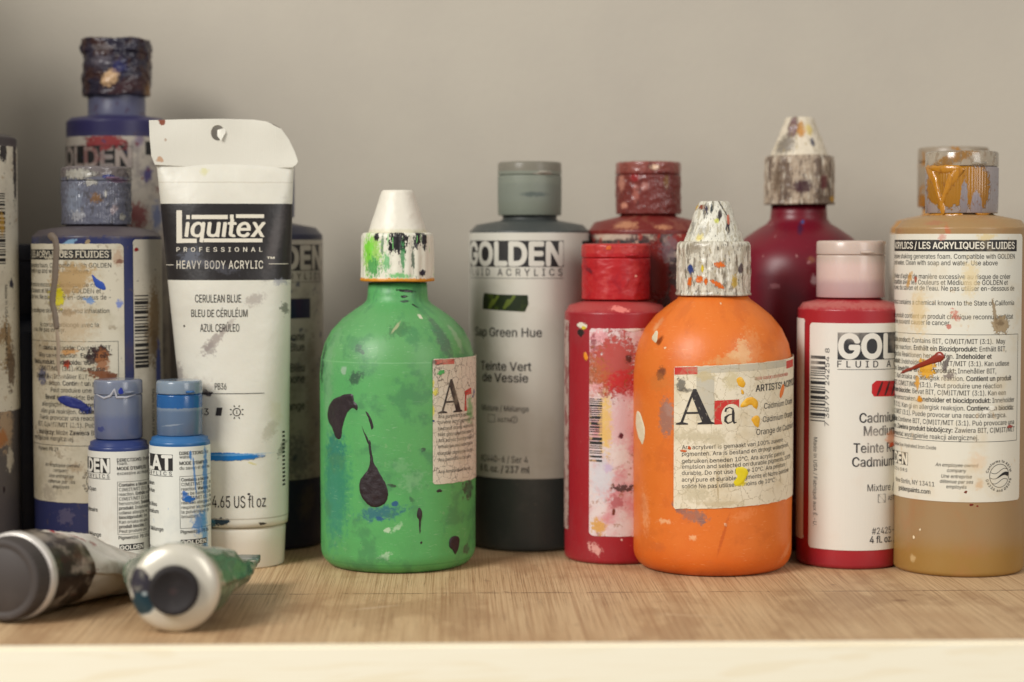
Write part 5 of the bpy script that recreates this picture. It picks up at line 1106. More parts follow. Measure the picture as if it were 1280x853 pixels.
# --- spattered bottle cut by the left edge
def leb(s): return shade('grey_plastic', C(92, 86, 84), rough=0.45, layers=[('noise', C(110, 100, 92), 0.1, 0.5, 0.7, 0.6, (1, 1, 1), 1), s.splat(8, 535, 9, 26, C(176, 150, 120), 0, 0.3, 0.9, 0.9), s.splat(4, 548, 6, 9, C(170, 110, 60), 0, 0.3, 0.9, 0.9), s.splat(13, 575, 4, 14, C(200, 190, 170), 0, 0.3, 0.9, 0.9),
     s.splat(5, 612, 1.6, 4, C(50, 36, 40)), ('noise', C(150, 140, 130), 1.0, 0.68, 0.72, 0.6, (1, 1, 1), 4), ('band', s.z(183), s.z(160), C(70, 64, 66), 0.5, 1.5, 0.9)])
o = golden('paint_bottle', -79, 99, 713, 172, 166, (60, 100, 160), dict(body=leb, cap=shade('grey_cap', C(90, 86, 84), rough=0.5)), 'large spattered bottle with a white label, cut off by the left edge', GRP)
Uo = o.U; Vo = lambda y: o.pix(10, y)[1]; k = o.k
lay = [('noise', C(196, 186, 166), 0.08, 0.45, 0.7, 0.7, (1, 1, 1), 1), o.splat(4, 190, 4, 13, C(40, 36, 40), 0, 0.15, 1, 0.6), o.splat(18, 205, 3, 45, C(56, 50, 50), 0, 0.3, 1, 0.9), o.splat(6, 430, 9, 28, C(140, 110, 70), 0, 0.3, 0.9, 0.9), o.splat(14, 460, 5, 26, C(90, 66, 44), 0, 0.3, 0.9, 0.9), o.splat(3, 440, 5, 12, C(206, 196, 170), 0, 0.3, 0.9, 0.8),
       o.splat(14, 355, 2.4, 6, C(50, 50, 66), 0, 0.3), o.splat(2, 280, 3, 14, C(206, 160, 70), 0, 0.5, 0.7, 0.9), ('noise', C(60, 56, 56), 0.7, 0.65, 0.69, 0.85, (1, 1, 1), 6), ('noise', C(170, 140, 96), 0.25, 0.62, 0.7, 0.6, (1, 1, 1), 7)]
lab = o.label(o.deg(10), Vo(514), o.deg(84), Vo(183), shade('spattered_label', C(218, 210, 190), rough=0.45, layers=lay), cr=1.2, ragged=0.4)
P = Print(); P.barcode(o.deg(40), Vo(330), Uo(8), Vo(242), 0, True, 21)
P.text('Made in USA / Fabriqué aux É.-U.', Uo(6.5), Vo(356), 5.8 / k, 0, 'l', rot=-pi / 2, width=Vo(356) - Vo(465))
P.build('lettering', o.surf, [ink('spattered_ink', lay[7:8])], lab)

# --- dark bottle in the gap
dk = golden('paint_bottle', 26, 56, 689, 412, 400, (30, 305, 392), dict(body=shade('dark_plastic', C(50, 52, 64), rough=0.5, layers=[('noise', C(70, 66, 70), 0.1, 0.5, 0.7, 0.5, (1, 1, 1), 1)]), cap=shade('dark_cap', C(56, 54, 60), rough=0.5)), 'dark bottle in the shadowed gap between spattered and brown-stained bottles', GRP)

# --- the two small blue bottles in front
def sbcap(s): 
    cb, ct = s.capz; return shade('clear_blue_cap', C(138, 146, 166), rough=0.22, trans=0.25, ior=1.35, sss=0.3, coat=0.6, layers=[('band', cb - 1, cb + 10, C(112, 122, 160), 2, 0.6, 0.7), s.splat(151, 489, 3, 4, C(40, 60, 170), -20, 0.15, 1, 0.5, s.capr), s.splat(126, 537, 4, 3, C(70, 80, 150), 0, 0.3, 0.8, 0.8, s.capr)])
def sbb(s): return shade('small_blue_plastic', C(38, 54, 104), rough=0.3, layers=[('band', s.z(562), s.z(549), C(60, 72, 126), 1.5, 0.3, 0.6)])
TXT = ('*Contains a biocide*', 'C(M)IT/MIT (3:1). May c', 'reaction. *Enthält* ein B', 'C(M)IT/MIT (3:1). Kan', 'hervorrufen. *Indehold*', '*produkt:* Indeholder', 'udløse allergisk re', '*biocidprodukt:* Inn', 'Kan orsaka en aller', '*produit biocide:* C', 'Peut produire une')
o = golden('small_paint_bottle', 146, 37.5, 719, 555.5, 548, (30, 474, 547), dict(body=sbb, cap=sbcap), 'small dark blue bottle with grey translucent cap, left of the small pair', GRP, ribs=0)
Uo = o.U; Vo = lambda y: o.pix(o.cx, y)[1]; k = o.k
# dark crack in the lid seam
o.drip([(120, 493, 0.9), (130, 498, 1.2), (138, 495, 1.6), (143, 487, 1.4), (146, 497, 1.6), (158, 497, 1.2), (170, 493, 0.9)], 0.5, shade('clear_plastic_fold', C(206, 206, 214), rough=0.15, trans=0.3), name='lid_hinge', r=o.capr + 0.05)
lay = [('noise', C(214, 208, 196), 0.1, 0.5, 0.7, 0.5, (1, 1, 1), 1), ('noise', C(80, 80, 110), 0.9, 0.73, 0.76, 0.7, (1, 1, 1), 2)]
lab = o.label(o.deg(-150), 3, o.deg(150), Vo(565), shade('small_blue_label', C(226, 224, 214), rough=0.38, layers=lay), cr=0)
P = Print(); logo(P, o, 136.5, 573, 592, sub_y=598, sub_h=4.6, line_y=599.5, wmul=0.9)
for y, r, t in ((614.7, 119, 'Phthalo Cyan'), (640.6, 120.5, 'Cyan primaire'), (671.5, 124.5, 'Mixture / Mélange')): P.text(t, Uo(r), Vo(y), 5 / k, 0, 'r', bold=0.014, sx=0.9)
def small_right(P, o, x, ys, y0, y1, lines, step0, step, head, extra=None):
    Uo = o.U; Vo = lambda y: o.pix(o.cx, y)[1]; k = o.k
    for y, t in zip(ys, head): P.text(t, Uo(x), Vo(y), 4.1 / k, 0, 'l', sx=0.9)
    ub, ue = Uo(x), o.deg(95)
    P.rect(ub, Vo(y0), ue, Vo(y0) + 0.14, 0); P.rect(ub, Vo(y1), ue, Vo(y1) + 0.14, 0); P.rect(ub, Vo(y1), ub + 0.14, Vo(y0), 0)
    for i, t in enumerate(lines): P.text(t, Uo(x + 2), Vo(step0 + i * step), 4.0 / k, 0, 'l', sx=0.88)
small_right(P, o, 145, (577.5, 581.6, 588, 594), 603, 668.8, TXT, 608.6, 5.78, ('*DIRECTIONS:* Shaking', 'foam.', '*MODE D’EMPLOI:*', 'excessive au risque'))
P.text('Pigment(s): PB 15:4', Uo(146), Vo(674.5), 4 / k, 0, 'l', bold=.014, sx=.9)
P.rect(Uo(147), Vo(689), Uo(177), Vo(681), 0); P.text('GOLDEN', Uo(148), Vo(687.5), 5 / k, 1, 'l', width=Uo(176) - Uo(148), bold=.04, h=0.14)
P.build('lettering', o.surf, [ink('small_ink_a', []), shade('small_reversed', C(226, 224, 214))], lab)

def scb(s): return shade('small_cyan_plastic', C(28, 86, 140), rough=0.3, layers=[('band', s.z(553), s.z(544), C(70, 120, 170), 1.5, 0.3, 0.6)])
def sccap(s):
    cb, ct = s.capz; return shade('clear_cyan_cap', C(142, 158, 174), rough=0.22, coat=0.6, ior=1.35, trans=0.25, sss=0.3, layers=[('band', ct - 11.5, ct - 5.5, C(24, 100, 168), 0.3, 0.4, 0.95), ('band', cb - 1, ct - 12.5, C(104, 126, 156), 0.8, 0.4, 0.9), s.splat(214, 532, 12, 1, C(190, 200, 206), 5, 0.4, 0.5, 0.5, s.capr)])
o = golden('small_paint_bottle', 223, 37.5, 722, 549.5, 543, (28.5, 475, 543), dict(body=scb, cap=sccap), 'small cerulean blue bottle with a blue band under its clear cap', GRP, ribs=0)
Uo = o.U; Vo = lambda y: o.pix(o.cx, y)[1]; k = o.k
CY_ = C(50, 130, 200)
lay = [('noise', C(210, 212, 206), 0.1, 0.5, 0.7, 0.5, (1, 1, 1), 1), o.splat(256, 595, 2.6, 40, CY_, 0, 0.4, 0.85, 0.7), o.splat(238, 570, 1.5, 6, CY_, 0, 0.3, 0.9, 0.8), o.splat(243, 595, 1.2, 24, CY_, 5, 0.4, 0.8, 0.8), o.splat(236, 624, 7, 4.5, C(40, 110, 190), 0, 0.2, 1, 0.9), o.splat(231, 618, 3, 4, C(40, 110, 190), 20, 0.3, 0.9, 0.8), o.splat(249, 652, 7, 14, CY_, -8, 0.5, 0.85, 0.9), o.splat(256, 670, 3.5, 30, C(70, 150, 206), 0, 0.5, 0.8, 0.9), ('noise', CY_, 0.35, 0.68, 0.73, 0.6, (1, 0.4, 1), 4)]
lab = o.label(o.deg(-150), 3, o.deg(150), Vo(559), shade('small_cyan_label', C(226, 226, 216), rough=0.38, layers=lay), cr=0)
P = Print(); logo(P, o, 215, 568.5, 589, word='SOFLAT', sub='MATTE ACRYLICS', sub_y=594.5, sub_h=4.6, line_y=596, wmul=1.0)
for y, r, t in ((607.5, 192, 'Cerulean'), (616.8, 192.5, 'Blue Hue'), (634, 195, 'Teinte Bleu'), (642.8, 197, 'Céruléum'), (664.8, 202.8, 'Mixture / Mélange'), (689.3, 198.5, '#6625 / ser 2')): P.text(t, Uo(r), Vo(y), 5 / k, 0, 'r', bold=0.014, sx=0.9)
small_right(P, o, 223.3, (569, 573.4, 581.4, 587.4), 596, 661, ('*Contains a biocide*', 'C(M)IT/MIT (3:1). Ma', 'reaction. *Warning:* Ke', 'may be harmful. Conti', 'C(M)IT/MIT (3:1). Peut', 'réaction allergique. Ne', 'respirer les poussières', 'la pulvérisation. En', 'brouillard'), 602, 5.75, ('*DIRECTIONS:* Blot', 'water.', '*MODE D’EMPLOI:*', 'du savon et de l’eau'))
P.text('Pigment(s): PB 36', Uo(224), Vo(667.2), 4 / k, 0, 'l', bold=.014, sx=.9)
P.rect(Uo(224), Vo(682.2), Uo(256), Vo(675), 0); P.text('GOLDEN', Uo(224.6), Vo(681), 4.8 / k, 1, 'l', width=Uo(255) - Uo(224.6), bold=.04, h=0.14)
for y, t, b_ in ((687, 'ARTIST COLORS', REG), (692, 'New Berlin, NY 13', REG), (697, 'goldenpaints.com', BOLD)): P.text(t, Uo(224.5), Vo(y), 3.8 / k, 0, 'l', width=Uo(255) - Uo(224.5), bold=b_)
P.build('lettering', o.surf, [ink('small_ink_b', lay[1:7]), shade('small_reversed_b', C(226, 224, 214), layers=lay[1:3])], lab)

# ================================================================== TUBES
# --- white upright tube standing on its cap
g = ground(298, 713); r = 20.2; TY = g.y + r; kt = scale_at(TY); tcx = 298; TX = (tcx - CX) * TY / FPX
root = empty('paint_tube', (TX, TY, 0), -atan2(TX, TY) * 0.6); tag(root, 'white upright paint tube with a black brand band, standing on its cap', 'tube', GRP)
tz = lambda y: zat(y, TY); tx = lambda px: (px - tcx) / kt
SEC = [(652, 241, 357.5, 19.8), (640, 240.5, 358.5, 20.0), (560, 233, 360, 18.6), (470, 222, 361.5, 16.3), (350, 210.5, 363.5, 12.5), (255, 202.5, 366, 8.2), (228, 200, 367, 6.0), (206, 198, 368, 3.2), (203, 197.5, 368, 2.4)]
def sec(z):
    L = [(tz(a), tx(b), tx(c), d) for a, b, c, d in SEC]
    if z <= L[0][0]: return L[0][1:]
    for p, q in zip(L, L[1:]):
        if z <= q[0]:
            t = (z - p[0]) / (q[0] - p[0]); return tuple(p[i] + (q[i] - p[i]) * t for i in (1, 2, 3))
    return L[-1][1:]
def tube_front(x, z, h):
    a, b, d = sec(z); c = (a + b) / 2; w = (b - a) / 2; q = max(-0.985, min(0.985, (x - c) / w))
    e = 2.0 + 0.7 * (1 - d / 20)
    dent = 1.5 * mnoise.noise(Vector((x * 0.05, z * 0.03, 2)))*min(1, (20 - d) / 6)
    return (x, -(d * (1 - abs(q) ** e) ** (1 / e)) - h - 0.1 * (h > 0) - dent * (1 - q * q), z)
pts, uvs = [], []; zs = [tz(652) + (tz(203) - tz(652)) * i / 70 for i in range(71)]
for z in zs:
    a, b, d = sec(z); c = (a + b) / 2; w = (b - a) / 2; row, ru = [], []
    n = 144
    for j in range(n + 1):
        t = -pi + 2 * pi * j / n; e = 2.0 + 0.7 * (1 - d / 20)
        sx_, cx_ = sin(t), cos(t)
        x = c + w * math.copysign(abs(sx_) ** (2 / e), sx_); 
        y = -d * math.copysign(abs(cx_) ** (2 / e), cx_)
        if cx_ > 0: y = tube_front(x, z, 0)[1] if abs(x - c) < w * 0.985 else y
        ru.append((x, z))
        if j < n: row.append((x, y, z))
    pts.append(row); uvs.append(ru)
# photo points on the tube -> splats in (x, z)
def ts(px, py, w, h, col, rot=0, soft=0.2, alpha=1, rag=0.8): return ('splat', tx(px), tz(py), w / kt, h / kt, radians(rot), col, soft, alpha, rag)
tlay = [('noise', C(208, 203, 188), 0.04, 0.45, 0.7, 0.6, (1, 1, 1), 1), ('band', tz(349.8), tz(255.2), C(38, 34, 34), 0.06, 0.04, 1),
        ts(240, 322, 14, 9, C(100, 104, 116), 30, 0.4, 0.7, 1.0), ts(270, 332, 24, 5, C(92, 92, 100), -15, 0.5, 0.5, 1.0), ts(345, 300, 7, 40, C(80, 72, 70), -14, 0.6, 0.6, 0.5),
        ts(320, 374, 12, 6, C(176, 166, 156), 20, 0.4, 0.8, 0.9), ts(270, 424, 20, 5, C(160, 148, 140), 45, 0.4, 0.85, 0.9), ts(264, 434, 7, 9, C(150, 140, 134), 0, 0.4, 0.7, 1.0), ts(288, 405, 9, 4, C(176, 166, 156), 50, 0.5, 0.7, 0.9),
        ts(256, 487, 5, 4, C(44, 40, 44), -10, 0.15, 1, 0.7), ts(263, 489, 5, 3, C(70, 60, 62), 0, 0.2, 1, 0.7), ts(242, 480, 26, 10, C(190, 180, 168), 0, 0.6, 0.6, 0.9), ts(224, 466, 6, 12, C(120, 110, 110), 0, 0.5, 0.6, 0.9),
        ts(337, 535, 13, 7, C(190, 184, 166), 60, 0.35, 0.8, 0.7), ts(345, 512, 7, 14, C(206, 200, 176), 10, 0.5, 0.6, 0.8), ts(352, 558, 3, 10, C(110, 104, 96), -20, 0.4, 0.7, 1.1), ts(356, 385, 5, 7, C(110, 112, 100), 0, 0.3, 0.8, 1.2), ts(352, 352, 8, 4, C(150, 150, 160), 0, 0.4, 0.7, 1.2),
        ts(277, 645, 11, 4, C(40, 60, 76), 5, 0.2, 1, 0.7), ts(267, 647, 4, 6, C(60, 110, 130), 0, 0.3, 0.9, 0.9), ts(328, 648, 4, 1.6, C(60, 56, 56), -10, 0.3, 1, 0.9), ts(312, 611, 1.4, 1.4, C(40, 36, 40)), ts(316, 574, 5, 1.4, C(206, 196, 130), -20, 0.4, 0.8, 0.8), ts(233, 406, 1.3, 1.3, C(60, 56, 56)),
        ('splat', tx(268), tz(565.5), 62 / kt, 5.2 / kt, 0, C(20, 110, 178), 0.12, 1, 0.25), ts(300, 563, 34, 1.2, C(120, 170, 206), 1, 0.5, 0.6, 0.4),
        ('noise', C(120, 110, 104), 1.0, 0.74, 0.77, 0.7, (1, 1, 1), 3), ('band', tz(642.5), tz(641), C(170, 162, 146), 0.2, 0.1, 0.8), ('band', tz(229.2), tz(228), C(190, 182, 164), 0.2, 0.2, 0.7), ('band', tz(206), tz(216), C(200, 200, 160), 1, 0.5, 0.2),
        ts(258, 215, 5, 5, C(206, 200, 120), 0, 0.5, 0.5, 0.9)]
mt = shade('white_tube_plastic', C(220, 216, 202), rough=0.36, sss=0.08, layers=tlay, coords='UV', bump=0.9, bumpscale=0.05)
body = link('tube_body', grid_mesh('tube_body', pts, uvs, True, (0,)), mt, root)
# cap
cr_ = 58 / kt * 0.985
lathe('cap', [(cr_ * 0.93, 0.4), (cr_ * 0.95, 0), (cr_ * 0.965, 0.8), (cr_ * 0.985, tz(672)), (cr_, tz(657)), (cr_ - 0.4, tz(655.3)), (cr_ - 1.2, tz(654.8)), (cr_ - 2, tz(653))], cr_, shade('white_tube_cap', C(216, 208, 192), rough=0.42, sss=0.1, layers=[('noise', C(206, 194, 172), 0.08, 0.5, 0.75, 0.5, (1, 1, 1), 3), ('noise', C(90, 84, 80), 0.9, 0.74, 0.77, 0.7, (1, 1, 1), 6)]), root, 96)
# flat crimped fin with its hanging hole
fin = [(190.5, 152), (230, 150.6), (280, 150), (318, 150.6), (338, 153.5), (352, 161), (362, 175), (369, 190), (373, 202), (371, 206), (366, 209.5), (300, 211), (240, 209), (197, 206.5), (193, 196), (191, 172)]
cu = bpy.data.curves.new('fin', 'CURVE'); cu.dimensions = '2D'; cu.fill_mode = 'BOTH'; cu.extrude = 0.7; cu.bevel_depth = 0.18; cu.bevel_resolution = 1
def spl(P, cyc=True):
    s_ = cu.splines.new('POLY'); s_.points.add(len(P) - 1)
    for i, (x, y) in enumerate(P): s_.points[i].co = (x, y, 0, 1)
    s_.use_cyclic_u = cyc
spl([(tx(x), tz(y)) for x, y in fin]); hx, hz = tx(274.5), tz(167)
spl([(hx + 3.1 * cos(t * pi / 12), hz + 3.5 * sin(t * pi / 12)) for t in range(24)])
oc = bpy.data.objects.new('fin', cu); COL.objects.link(oc)
me = bpy.data.meshes.new_from_object(oc.evaluated_get(bpy.context.evaluated_depsgraph_get())); bpy.data.objects.remove(oc)
me.name = 'crimp_fin'; l = me.uv_layers.new(name='UVMap') if not me.uv_layers else me.uv_layers[0]
for p in me.polygons:
    for li in p.loop_indices: c = me.vertices[me.loops[li].vertex_index].co; l.data[li].uv = (c.x, c.y)
me.transform(Matrix(((MM, 0, 0, 0), (0, 0, -MM, 0), (0, MM, 0, 0), (0, 0, 0, 1))))
me.transform(Matrix.Translation((0, -2.0 * MM, 0)))
bm = bmesh.new(); bm.from_mesh(me)
for ax, rng in (((1, 0, 0), range(-34, 32, 3)), ((0, 0, 1), range(174, 198, 3))):
    for q in rng: bmesh.ops.bisect_plane(bm, geom=bm.verts[:] + bm.edges[:] + bm.faces[:], plane_co=Vector(ax) * q * MM, plane_no=ax)
for v in bm.verts:
    x, z = v.co.x / MM, v.co.z / MM; up = max(0, (z - tz(206)) / 20)
    v.co.y += (1.6 * mnoise.noise(Vector((x * 0.05, z * 0.06, 4))) + 2.2 * max(0, (x - 12) / 20) ** 2) * up * MM
bm.to_mesh(me); bm.free()
ridge = M('crimp_plastic', C(222, 218, 204), rough=0.42, layers=[ts(206, 153, 4, 4, C(140, 80, 60), 0, 0.15, 1, 0.7), ts(203, 200, 4, 3, C(190, 140, 100), 0, 0.4, 0.8, 1.2), ts(210, 176, 1.5, 2, C(190, 170, 150)), ts(226, 212, 20, 3, C(180, 172, 156), 0, 0.5, 0.7, 1.3), ('noise', C(150, 120, 100), 1.0, 0.74, 0.77, 0.6, (1, 1, 1), 6), ts(350, 158, 14, 1.6, C(96, 84, 76), -22, 0.3, 0.9, 0.7)])
wv = ridge.n.new('ShaderNodeTexWave'); wv.inputs['Scale'].default_value = 0.42; wv.inputs['Distortion'].default_value = 0.2; ridge.l.new(ridge.uv, wv.inputs['Vector'])
bp = ridge.n.new('ShaderNodeBump'); bp.inputs['Distance'].default_value = 0.00012; bp.inputs['Strength'].default_value = 0.35; ridge.l.new(wv.outputs['Fac'], bp.inputs['Height']); ridge.l.new(bp.outputs[0], ridge.b.inputs['Normal'])
finO = link('crimp_fin', me, ridge.m, root, smooth=False)
# punched flap hanging in the hole
pts, uvs = [], []
for i in range(5):
    row, ru = [], []
    for j in range(9):
        x = -0.2 + 3.6 * (j / 8); zz = 1.9 - (i / 4) * (5.2 * (1 - abs(j / 8 - 0.45) * 1.1)) + 0.9 * (j / 8)
        row.append((hx + x, -3.1 - 0.8 * (i / 4) - 0.5 * sin(j / 8 * pi), hz + zz - 0.6)); ru.append((hx + x, hz + zz))
    pts.append(row); uvs.append(ru)
link('hang_hole_flap', grid_mesh('hang_hole_flap', pts, uvs), ridge.m, finO)
# print
P = Print(); T = lambda x, y: (tx(x), tz(y))
def patch(x00, x01, x10, x11, y0, y1, mi, h, n=40, curve=0.0):
    """band following the tube; left/right px at the top and bottom"""
    V = []; F = []; m = 6
    for i in range(m + 1):
        t = i / m; y = y0 + (y1 - y0) * t; xa = x00 + (x10 - x00) * t; xb = x01 + (x11 - x01) * t
        for j in range(n + 1):
            q = j / n; V.append((tx(xa + (xb - xa) * q), tz(y + curve * 4 * q * (1 - q))))
    for i in range(m):
        for j in range(n): a = i * (n + 1) + j; F.append((a, a + n + 1, a + n + 2, a + 1))
    P.poly(V, F, mi, h)
def trect(x0, y0, x1, y1, mi, h=0.12, slope=0.0): P.rect(tx(x0), tz(y1), tx(x1), tz(y0), mi, h, slope)
SB = -0.004
trect(223.6, 263.5, 230.6, 304, 1); trect(223.6, 298.6, 249, 303.8, 1); trect(257.6, 298.4, 329.4, 303, 1)
trect(242.7, 269.2, 287, 274.4, 1); trect(297, 268.4, 331.4, 273, 1); trect(236, 269.4, 240.5, 274.4, 1); trect(289.6, 268.8, 294.2, 274, 1)
P.text('ıquıtex', tx(234.5), tz(296.3), 23.5 / kt, 1, 'l', width=tx(331) - tx(234.5), bold=0.03, shear=0.12, h=0.16)
P.text('PROFESSIONAL', tx(223.7), tz(314.6), 5.3 / kt, 1, 'l', width=(329 - 223.7) / kt, bold=0.02, space=0.75)
P.text('HEAVY BODY ACRYLIC', tx(223.7), tz(335.6), 9.8 / kt, 1, 'l', width=(330 - 223.7) / kt, bold=0.012, space=0.12)
P.text('™', tx(335), tz(328), 7 / kt, 1, 'l', width=9 / kt, bold=0.02)
trect(209.5, 330.6, 219.5, 331.4, 1); trect(337, 329.4, 360.5, 330.2, 1)
for y, a, b_, t, c in ((377, 246.8, 303.3, 'CERULEAN BLUE', 9.6), (394.8, 242, 311, 'BLEU DE CÉRULÉUM', 9), (412.8, 253, 301, 'AZUL CERÚLEO', 9.4), (483.6, 270.8, 285, 'PB36', 7.8), (515, 250, 263, 'S3', 8.2), (627.5, 266.6, 332.6, '4.65 US fl oz', 14.5)):
    P.text(t, tx(a), tz(y), c / kt, 0, 'l', width=(b_ - a) / kt, bold=0.0)
trect(250, 488.2, 331.5, 488.9, 0)
P.poly([T(273.2, 505.6), T(280, 505.6), T(278.6, 515.4), T(271.6, 515.4)], [(0, 3, 2, 1)], 0, 0.1)
cxs, cys = 297.6, 511
P.line([(tx(cxs) + 1.6 * cos(t * pi / 8), tz(cys) + 1.6 * sin(t * pi / 8)) for t in range(16)], 0.35, 0, closed=True)
for t in range(8):
    a = t * pi / 4 + pi / 8; P.line([(tx(cxs) + 2.3 * cos(a), tz(cys) + 2.3 * sin(a)), (tx(cxs) + 3.1 * cos(a), tz(cys) + 3.1 * sin(a))], 0.4, 0)
P.text('I', tx(cxs), tz(cys) - 0.65, 1.3, 0, 'c', bold=0.02)
for i in range(14): trect(352.5, 537 + i * 5, 355.5, 539.5 + i * 5, 0)
P.build('lettering', tube_front, [shade('tube_black_print', C(38, 34, 34), rough=0.32, layers=[('splat', tx(256), tz(320), 5, 3.0, 0.5, C(100, 104, 116), 0.4, 0.7, 1.0), ('splat', tx(285), tz(333), 9, 1.6, 0.3, C(92, 92, 100), 0.5, 0.6, 1.0), ('splat', tx(340), tz(300), 2.5, 14, -0.3, C(78, 70, 68), 0.6, 0.6, 0.5)]),
                                  shade('tube_white_print', C(222, 214, 196), rough=0.4, layers=[('splat', tx(262), tz(328), 7, 4, 0, C(120, 116, 120), 0.5, 0.5, 1.2)])], body)

def lying(name, face_px, face_py, rcap, end, rbody, crimp_w, crimp_ang, label, mats, cap_len, shoulder, length_seg=44, wr=0.7, flatpow=1.3):
    """squeezed metal tube lying down.  end=(X, Y) mm of the crimp; crimp_ang: tilt of the flat edge"""
    g = ground(face_px, face_py); root = None
    return g

def lying_tube(name, label, cap_c, axis_end, rb, cap_prof, capmat, sh_prof, shmat, bodymat, crimp_half, crimp_rot, wrinkle, seed, zc_end, fat=False):
    """local frame: -Y runs to the cap face, +Y along the tube"""
    A = Vector(cap_c); B = Vector(axis_end); d = (B - A); L = d.length; rz = atan2(-d.x, d.y)
    root = empty(name, (A.x, A.y, 0), rz); tag(root, label, 'tube', GRP)
    n = 96
    def rev(nm, prof, mat, zc, parent, seg=n, cap0=False, ribs=None):
        """prof: (radius, y) from the face backwards"""
        pts, uvs = [], []
        for r_, y in prof:
            row, ru = [], []
            for j in range(seg + 1):
                a = 2 * pi * j / seg; rr = r_ + (ribs[1] * cos(a * ribs[0]) if ribs and ribs[2] <= y <= ribs[3] else 0)
                ru.append((rr * cos(a), rr * sin(a)))
                if j < seg: row.append((rr * cos(a), y, zc + rr * sin(a)))
            pts.append(row); uvs.append(ru)
        return link(nm, grid_mesh(nm, pts, uvs, True, (0,) if prof[0][0] > 0 else ()), mat, parent)
    zc = cap_c[2]
    cap = rev('cap', cap_prof, capmat, zc, root, 192, ribs=(60, 0.12, cap_prof[0][1] + 0.8, cap_prof[-1][1]) if len(cap_prof) > 5 else None)
    rev('shoulder', sh_prof, shmat, zc, root)
    y0 = sh_prof[-1][1]; pts, uvs = [], []; NR = 60
    for i in range(NR + 1):
        t = i / NR; y = y0 + (L - y0) * t
        f = max(0, (t - 0.06) / 0.94); f = f ** 1.35
        a_ = rb + (crimp_half - rb) * f; b_ = rb * (1 - f) + 0.5 * f
        if fat: a_ = rb + (crimp_half - rb) * min(1, max(0, t - 0.05) * 2.0) ** 0.8; b_ = rb * (1 - max(0, t - 0.1) ** 1.6 / 0.9 ** 1.6 * 0.97)
        th = crimp_rot * min(1, t * 1.2)
        row, ru = [], []; zl = 1e9
        P_ = []
        for j in range(n):
            q = 2 * pi * j / n; x = a_ * cos(q); z = b_ * sin(q)
            fold = abs(mnoise.noise(Vector((cos(q) * 2.0 + seed, sin(q) * 2.0, y * 0.022)))) + 0.6 * abs(mnoise.noise(Vector((cos(q) * 3.2, sin(q) * 3.2 + seed, y * 0.06 + x * 0.03))))
            wv_ = wrinkle * min(1, t * 5) * (0.55 * mnoise.noise(Vector((cos(q) * 2.2 + seed, sin(q) * 2.2, y * 0.05))) - 0.9 * fold) if True else (mnoise.noise(Vector((cos(q) * 2.2 + seed, sin(q) * 2.2, y * 0.05))) + 0.6 * mnoise.noise(Vector((x * 0.2, seed * 3 + z * 0.2, y * 0.14))))
            # sharp dents: fold noise
            w2 = wrinkle * 0.9 * min(1, t * 4) * abs(mnoise.noise(Vector((cos(q) * 1.3, y * 0.045 + seed, sin(q) * 1.3))))
            z += (wv_ - w2) * (0.35 + 0.65 * b_ / rb) * (1 if sin(q) >= 0 else -0.4); x += wv_ * 0.5 * (b_ / rb)
            X = x * cos(th) - z * sin(th); Z = x * sin(th) + z * cos(th); P_.append((X, Z)); zl = min(zl, Z)
        zc_t = zc + (zc_end - zc) * t if zc_end is not None else None
        base = max(-zl + 0.15, 0) if zc_end is None else max(-zl + 0.15, zc_t)
        base = base if t > 0.12 else zc + (base - zc) * (t / 0.12)
        for j in range(n): row.append((P_[j][0], y, base + P_[j][1]))
        for j in range(n + 1): ru.append(((j / n) * 2 * pi * rb, y))
        pts.append(row); uvs.append(ru)
    body = link('tube_body', grid_mesh('tube_body', pts, uvs, True, (NR,)), bodymat, root)
    # folded crimp: two turns of flat foil
    th = crimp_rot; bz = pts[-1][0][2] - (crimp_half * sin(th)) ; ux, uz = cos(th), sin(th)
    cz = sum(p[2] for p in pts[-1]) / n; bm = bmesh.new(); prof = [(-1.1, 0), (-0.9, 6), (-0.3, 6.6), (0.9, 6.4), (1.3, 5.6), (1.2, 0.3), (0.5, -0.4)]
    m = 22; R_ = []
    for i in range(m + 1):
        q = -1 + 2 * i / m; px_ = crimp_half * q
        R_.append([bm.verts.new(((px_ * ux - o_ * uz) * MM, (L - 1 + y_ + 0.5 * mnoise.noise(Vector((q * 2, seed, 0)))) * MM, (max(0.2, cz + px_ * uz + o_ * ux)) * MM)) for o_, y_ in prof])
    for i in range(m):
        for k_ in range(len(prof)):
            k2 = (k_ + 1) % len(prof); bm.faces.new((R_[i][k_], R_[i + 1][k_], R_[i + 1][k2], R_[i][k2]))
    bm.faces.new(R_[0][::-1]); bm.faces.new(R_[-1]); bmesh.ops.recalc_face_normals(bm, faces=bm.faces[:])
    me = bpy.data.meshes.new('crimp_fold'); bm.to_mesh(me); bm.free(); l = me.uv_layers.new(name='UVMap')
    for p in me.polygons:
        for li in p.loop_indices: c = me.vertices[me.loops[li].vertex_index].co; l.data[li].uv = (c.x * 1000, c.z * 1000)
    link('crimp_fold', me, mats_fold, root)
    return root, body, pts, rz

mats_fold = shade('foil_fold', C(150, 150, 140), rough=0.4, metal=0.5, layers=[('noise', C(70, 96, 84), 0.15, 0.5, 0.6, 0.8, (1, 1, 1), 1), ('noise', C(50, 40, 40), 0.4, 0.62, 0.66, 0.8, (1, 1, 1), 3)])
